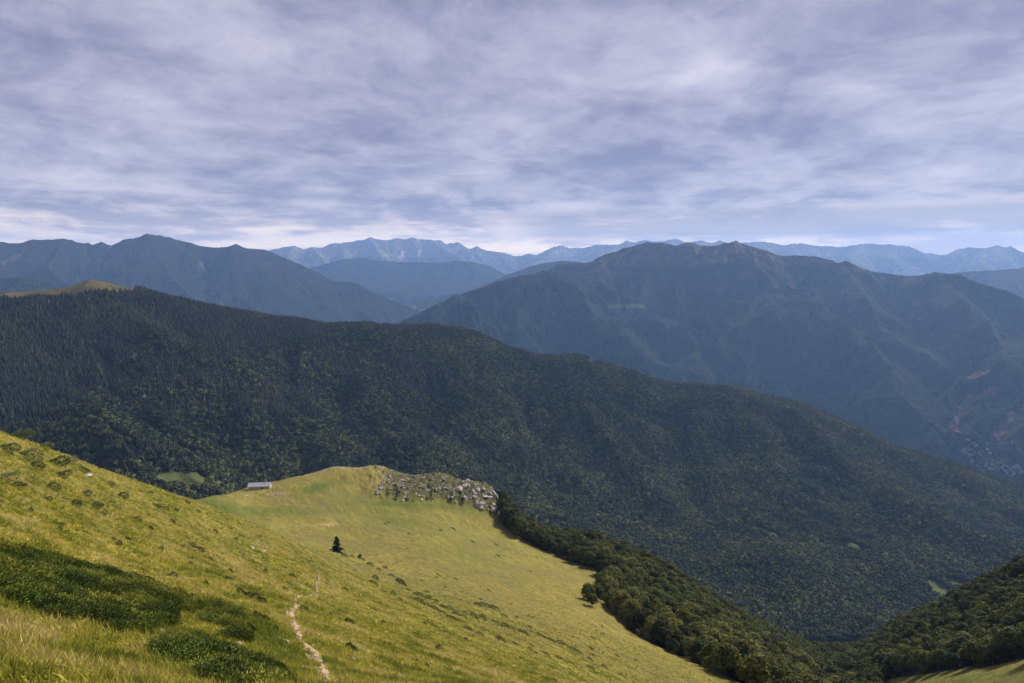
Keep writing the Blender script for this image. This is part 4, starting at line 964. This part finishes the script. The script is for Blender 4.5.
def mpw(scale, rot=0, loc=(0, 0, 0)): return b.n('ShaderNodeMapping', {'Vector': pw, 'Scale': scale, 'Rotation': (0, 0, rot), 'Location': loc}).outputs[0]
n1 = b.noise(mpw((1.05, .98, 1), R(-32), (3.3, 1.2, 0)), 1.0, 9, 0.54, 0.1)
n2 = b.noise(mpw((3.2, 2.9, 1), R(-32), (7, 2, 0)), 1.0, 9, 0.60, 0.2)
n3 = b.noise(b.n('ShaderNodeMapping', {'Vector': tc, 'Scale': (3.2, 3.2, 42.0), 'Location': (.3, 1.7, .4)}).outputs[0], 1.0, 6, 0.60, 0.25)
n4 = b.noise(mp((0.30, .34, 1), R(25), (4.4, 8.3, 0)), 1.0, 3, 0.5, 0.2)
n6 = b.noise(mpw((10.0, 9.0, 1), R(-32), (2, 5, 0)), 1.0, 6, 0.62, 0.3)
low = b.ramp(sx.outputs[2], 0.13, 0.02)
den = b.math('ADD', b.math('ADD', b.math('MULTIPLY', n1, 0.38), b.math('MULTIPLY', n2, 0.32)), b.math('ADD', b.math('MULTIPLY', n6, 0.09), b.math('MULTIPLY', n4, 0.21)))
den = b.math('ADD', den, b.math('MULTIPLY', b.math('MULTIPLY', b.math('SUBTRACT', n3, 0.5), low), 0.55))
cloud = b.mix(b.ramp(den, 0.40, 0.61), (0.168, 0.165, 0.262), (0.400, 0.382, 0.465))
cloud = b.mix(b.ramp(den, 0.56, 0.68), cloud, (0.54, 0.51, 0.56))
cloud = b.mix(b.math('MULTIPLY', low, b.ramp(den, 0.44, 0.60, 0.15, 0.95)), cloud, (0.66, 0.58, 0.57))
cloud = b.mix(b.math('MULTIPLY', b.ramp(sx.outputs[2], 0.075, 0.01), b.ramp(den, 0.42, 0.58, 0.32, 0.95)), cloud, (1.45, 1.12, 0.80))
band = b.math('MULTIPLY', b.math('MULTIPLY', b.ramp(sx.outputs[2], 0.022, 0.034), b.ramp(sx.outputs[2], 0.075, 0.058)), b.math('MULTIPLY', b.ramp(sx.outputs[0], -0.06, 0.08), b.ramp(n3, 0.40, 0.52)))
cloud = b.mix(b.math('MULTIPLY', band, 0.8), cloud, (0.30, 0.27, 0.31))
col = b.mix(0.94, skyc, cloud)
bg = b.n('ShaderNodeBackground', {'Color': col, 'Strength': 1.0}); ow = b.n('ShaderNodeOutputWorld'); nt.links.new(bg.outputs[0], ow.inputs[0])

# ------------------------------------------------------------------ render settings
scene.render.engine = 'CYCLES'
vs = scene.view_settings; vs.view_transform = 'Standard'; vs.look = 'None'; vs.exposure = 0.6; vs.gamma = 1.0; vs.use_curve_mapping = False
cy = scene.cycles; cy.use_denoising = True; cy.max_bounces = 5; cy.diffuse_bounces = 2; cy.glossy_bounces = 1; cy.transmission_bounces = 3; cy.volume_bounces = 0; cy.transparent_max_bounces = 6
cy.use_adaptive_sampling = True; cy.adaptive_threshold = 0.02
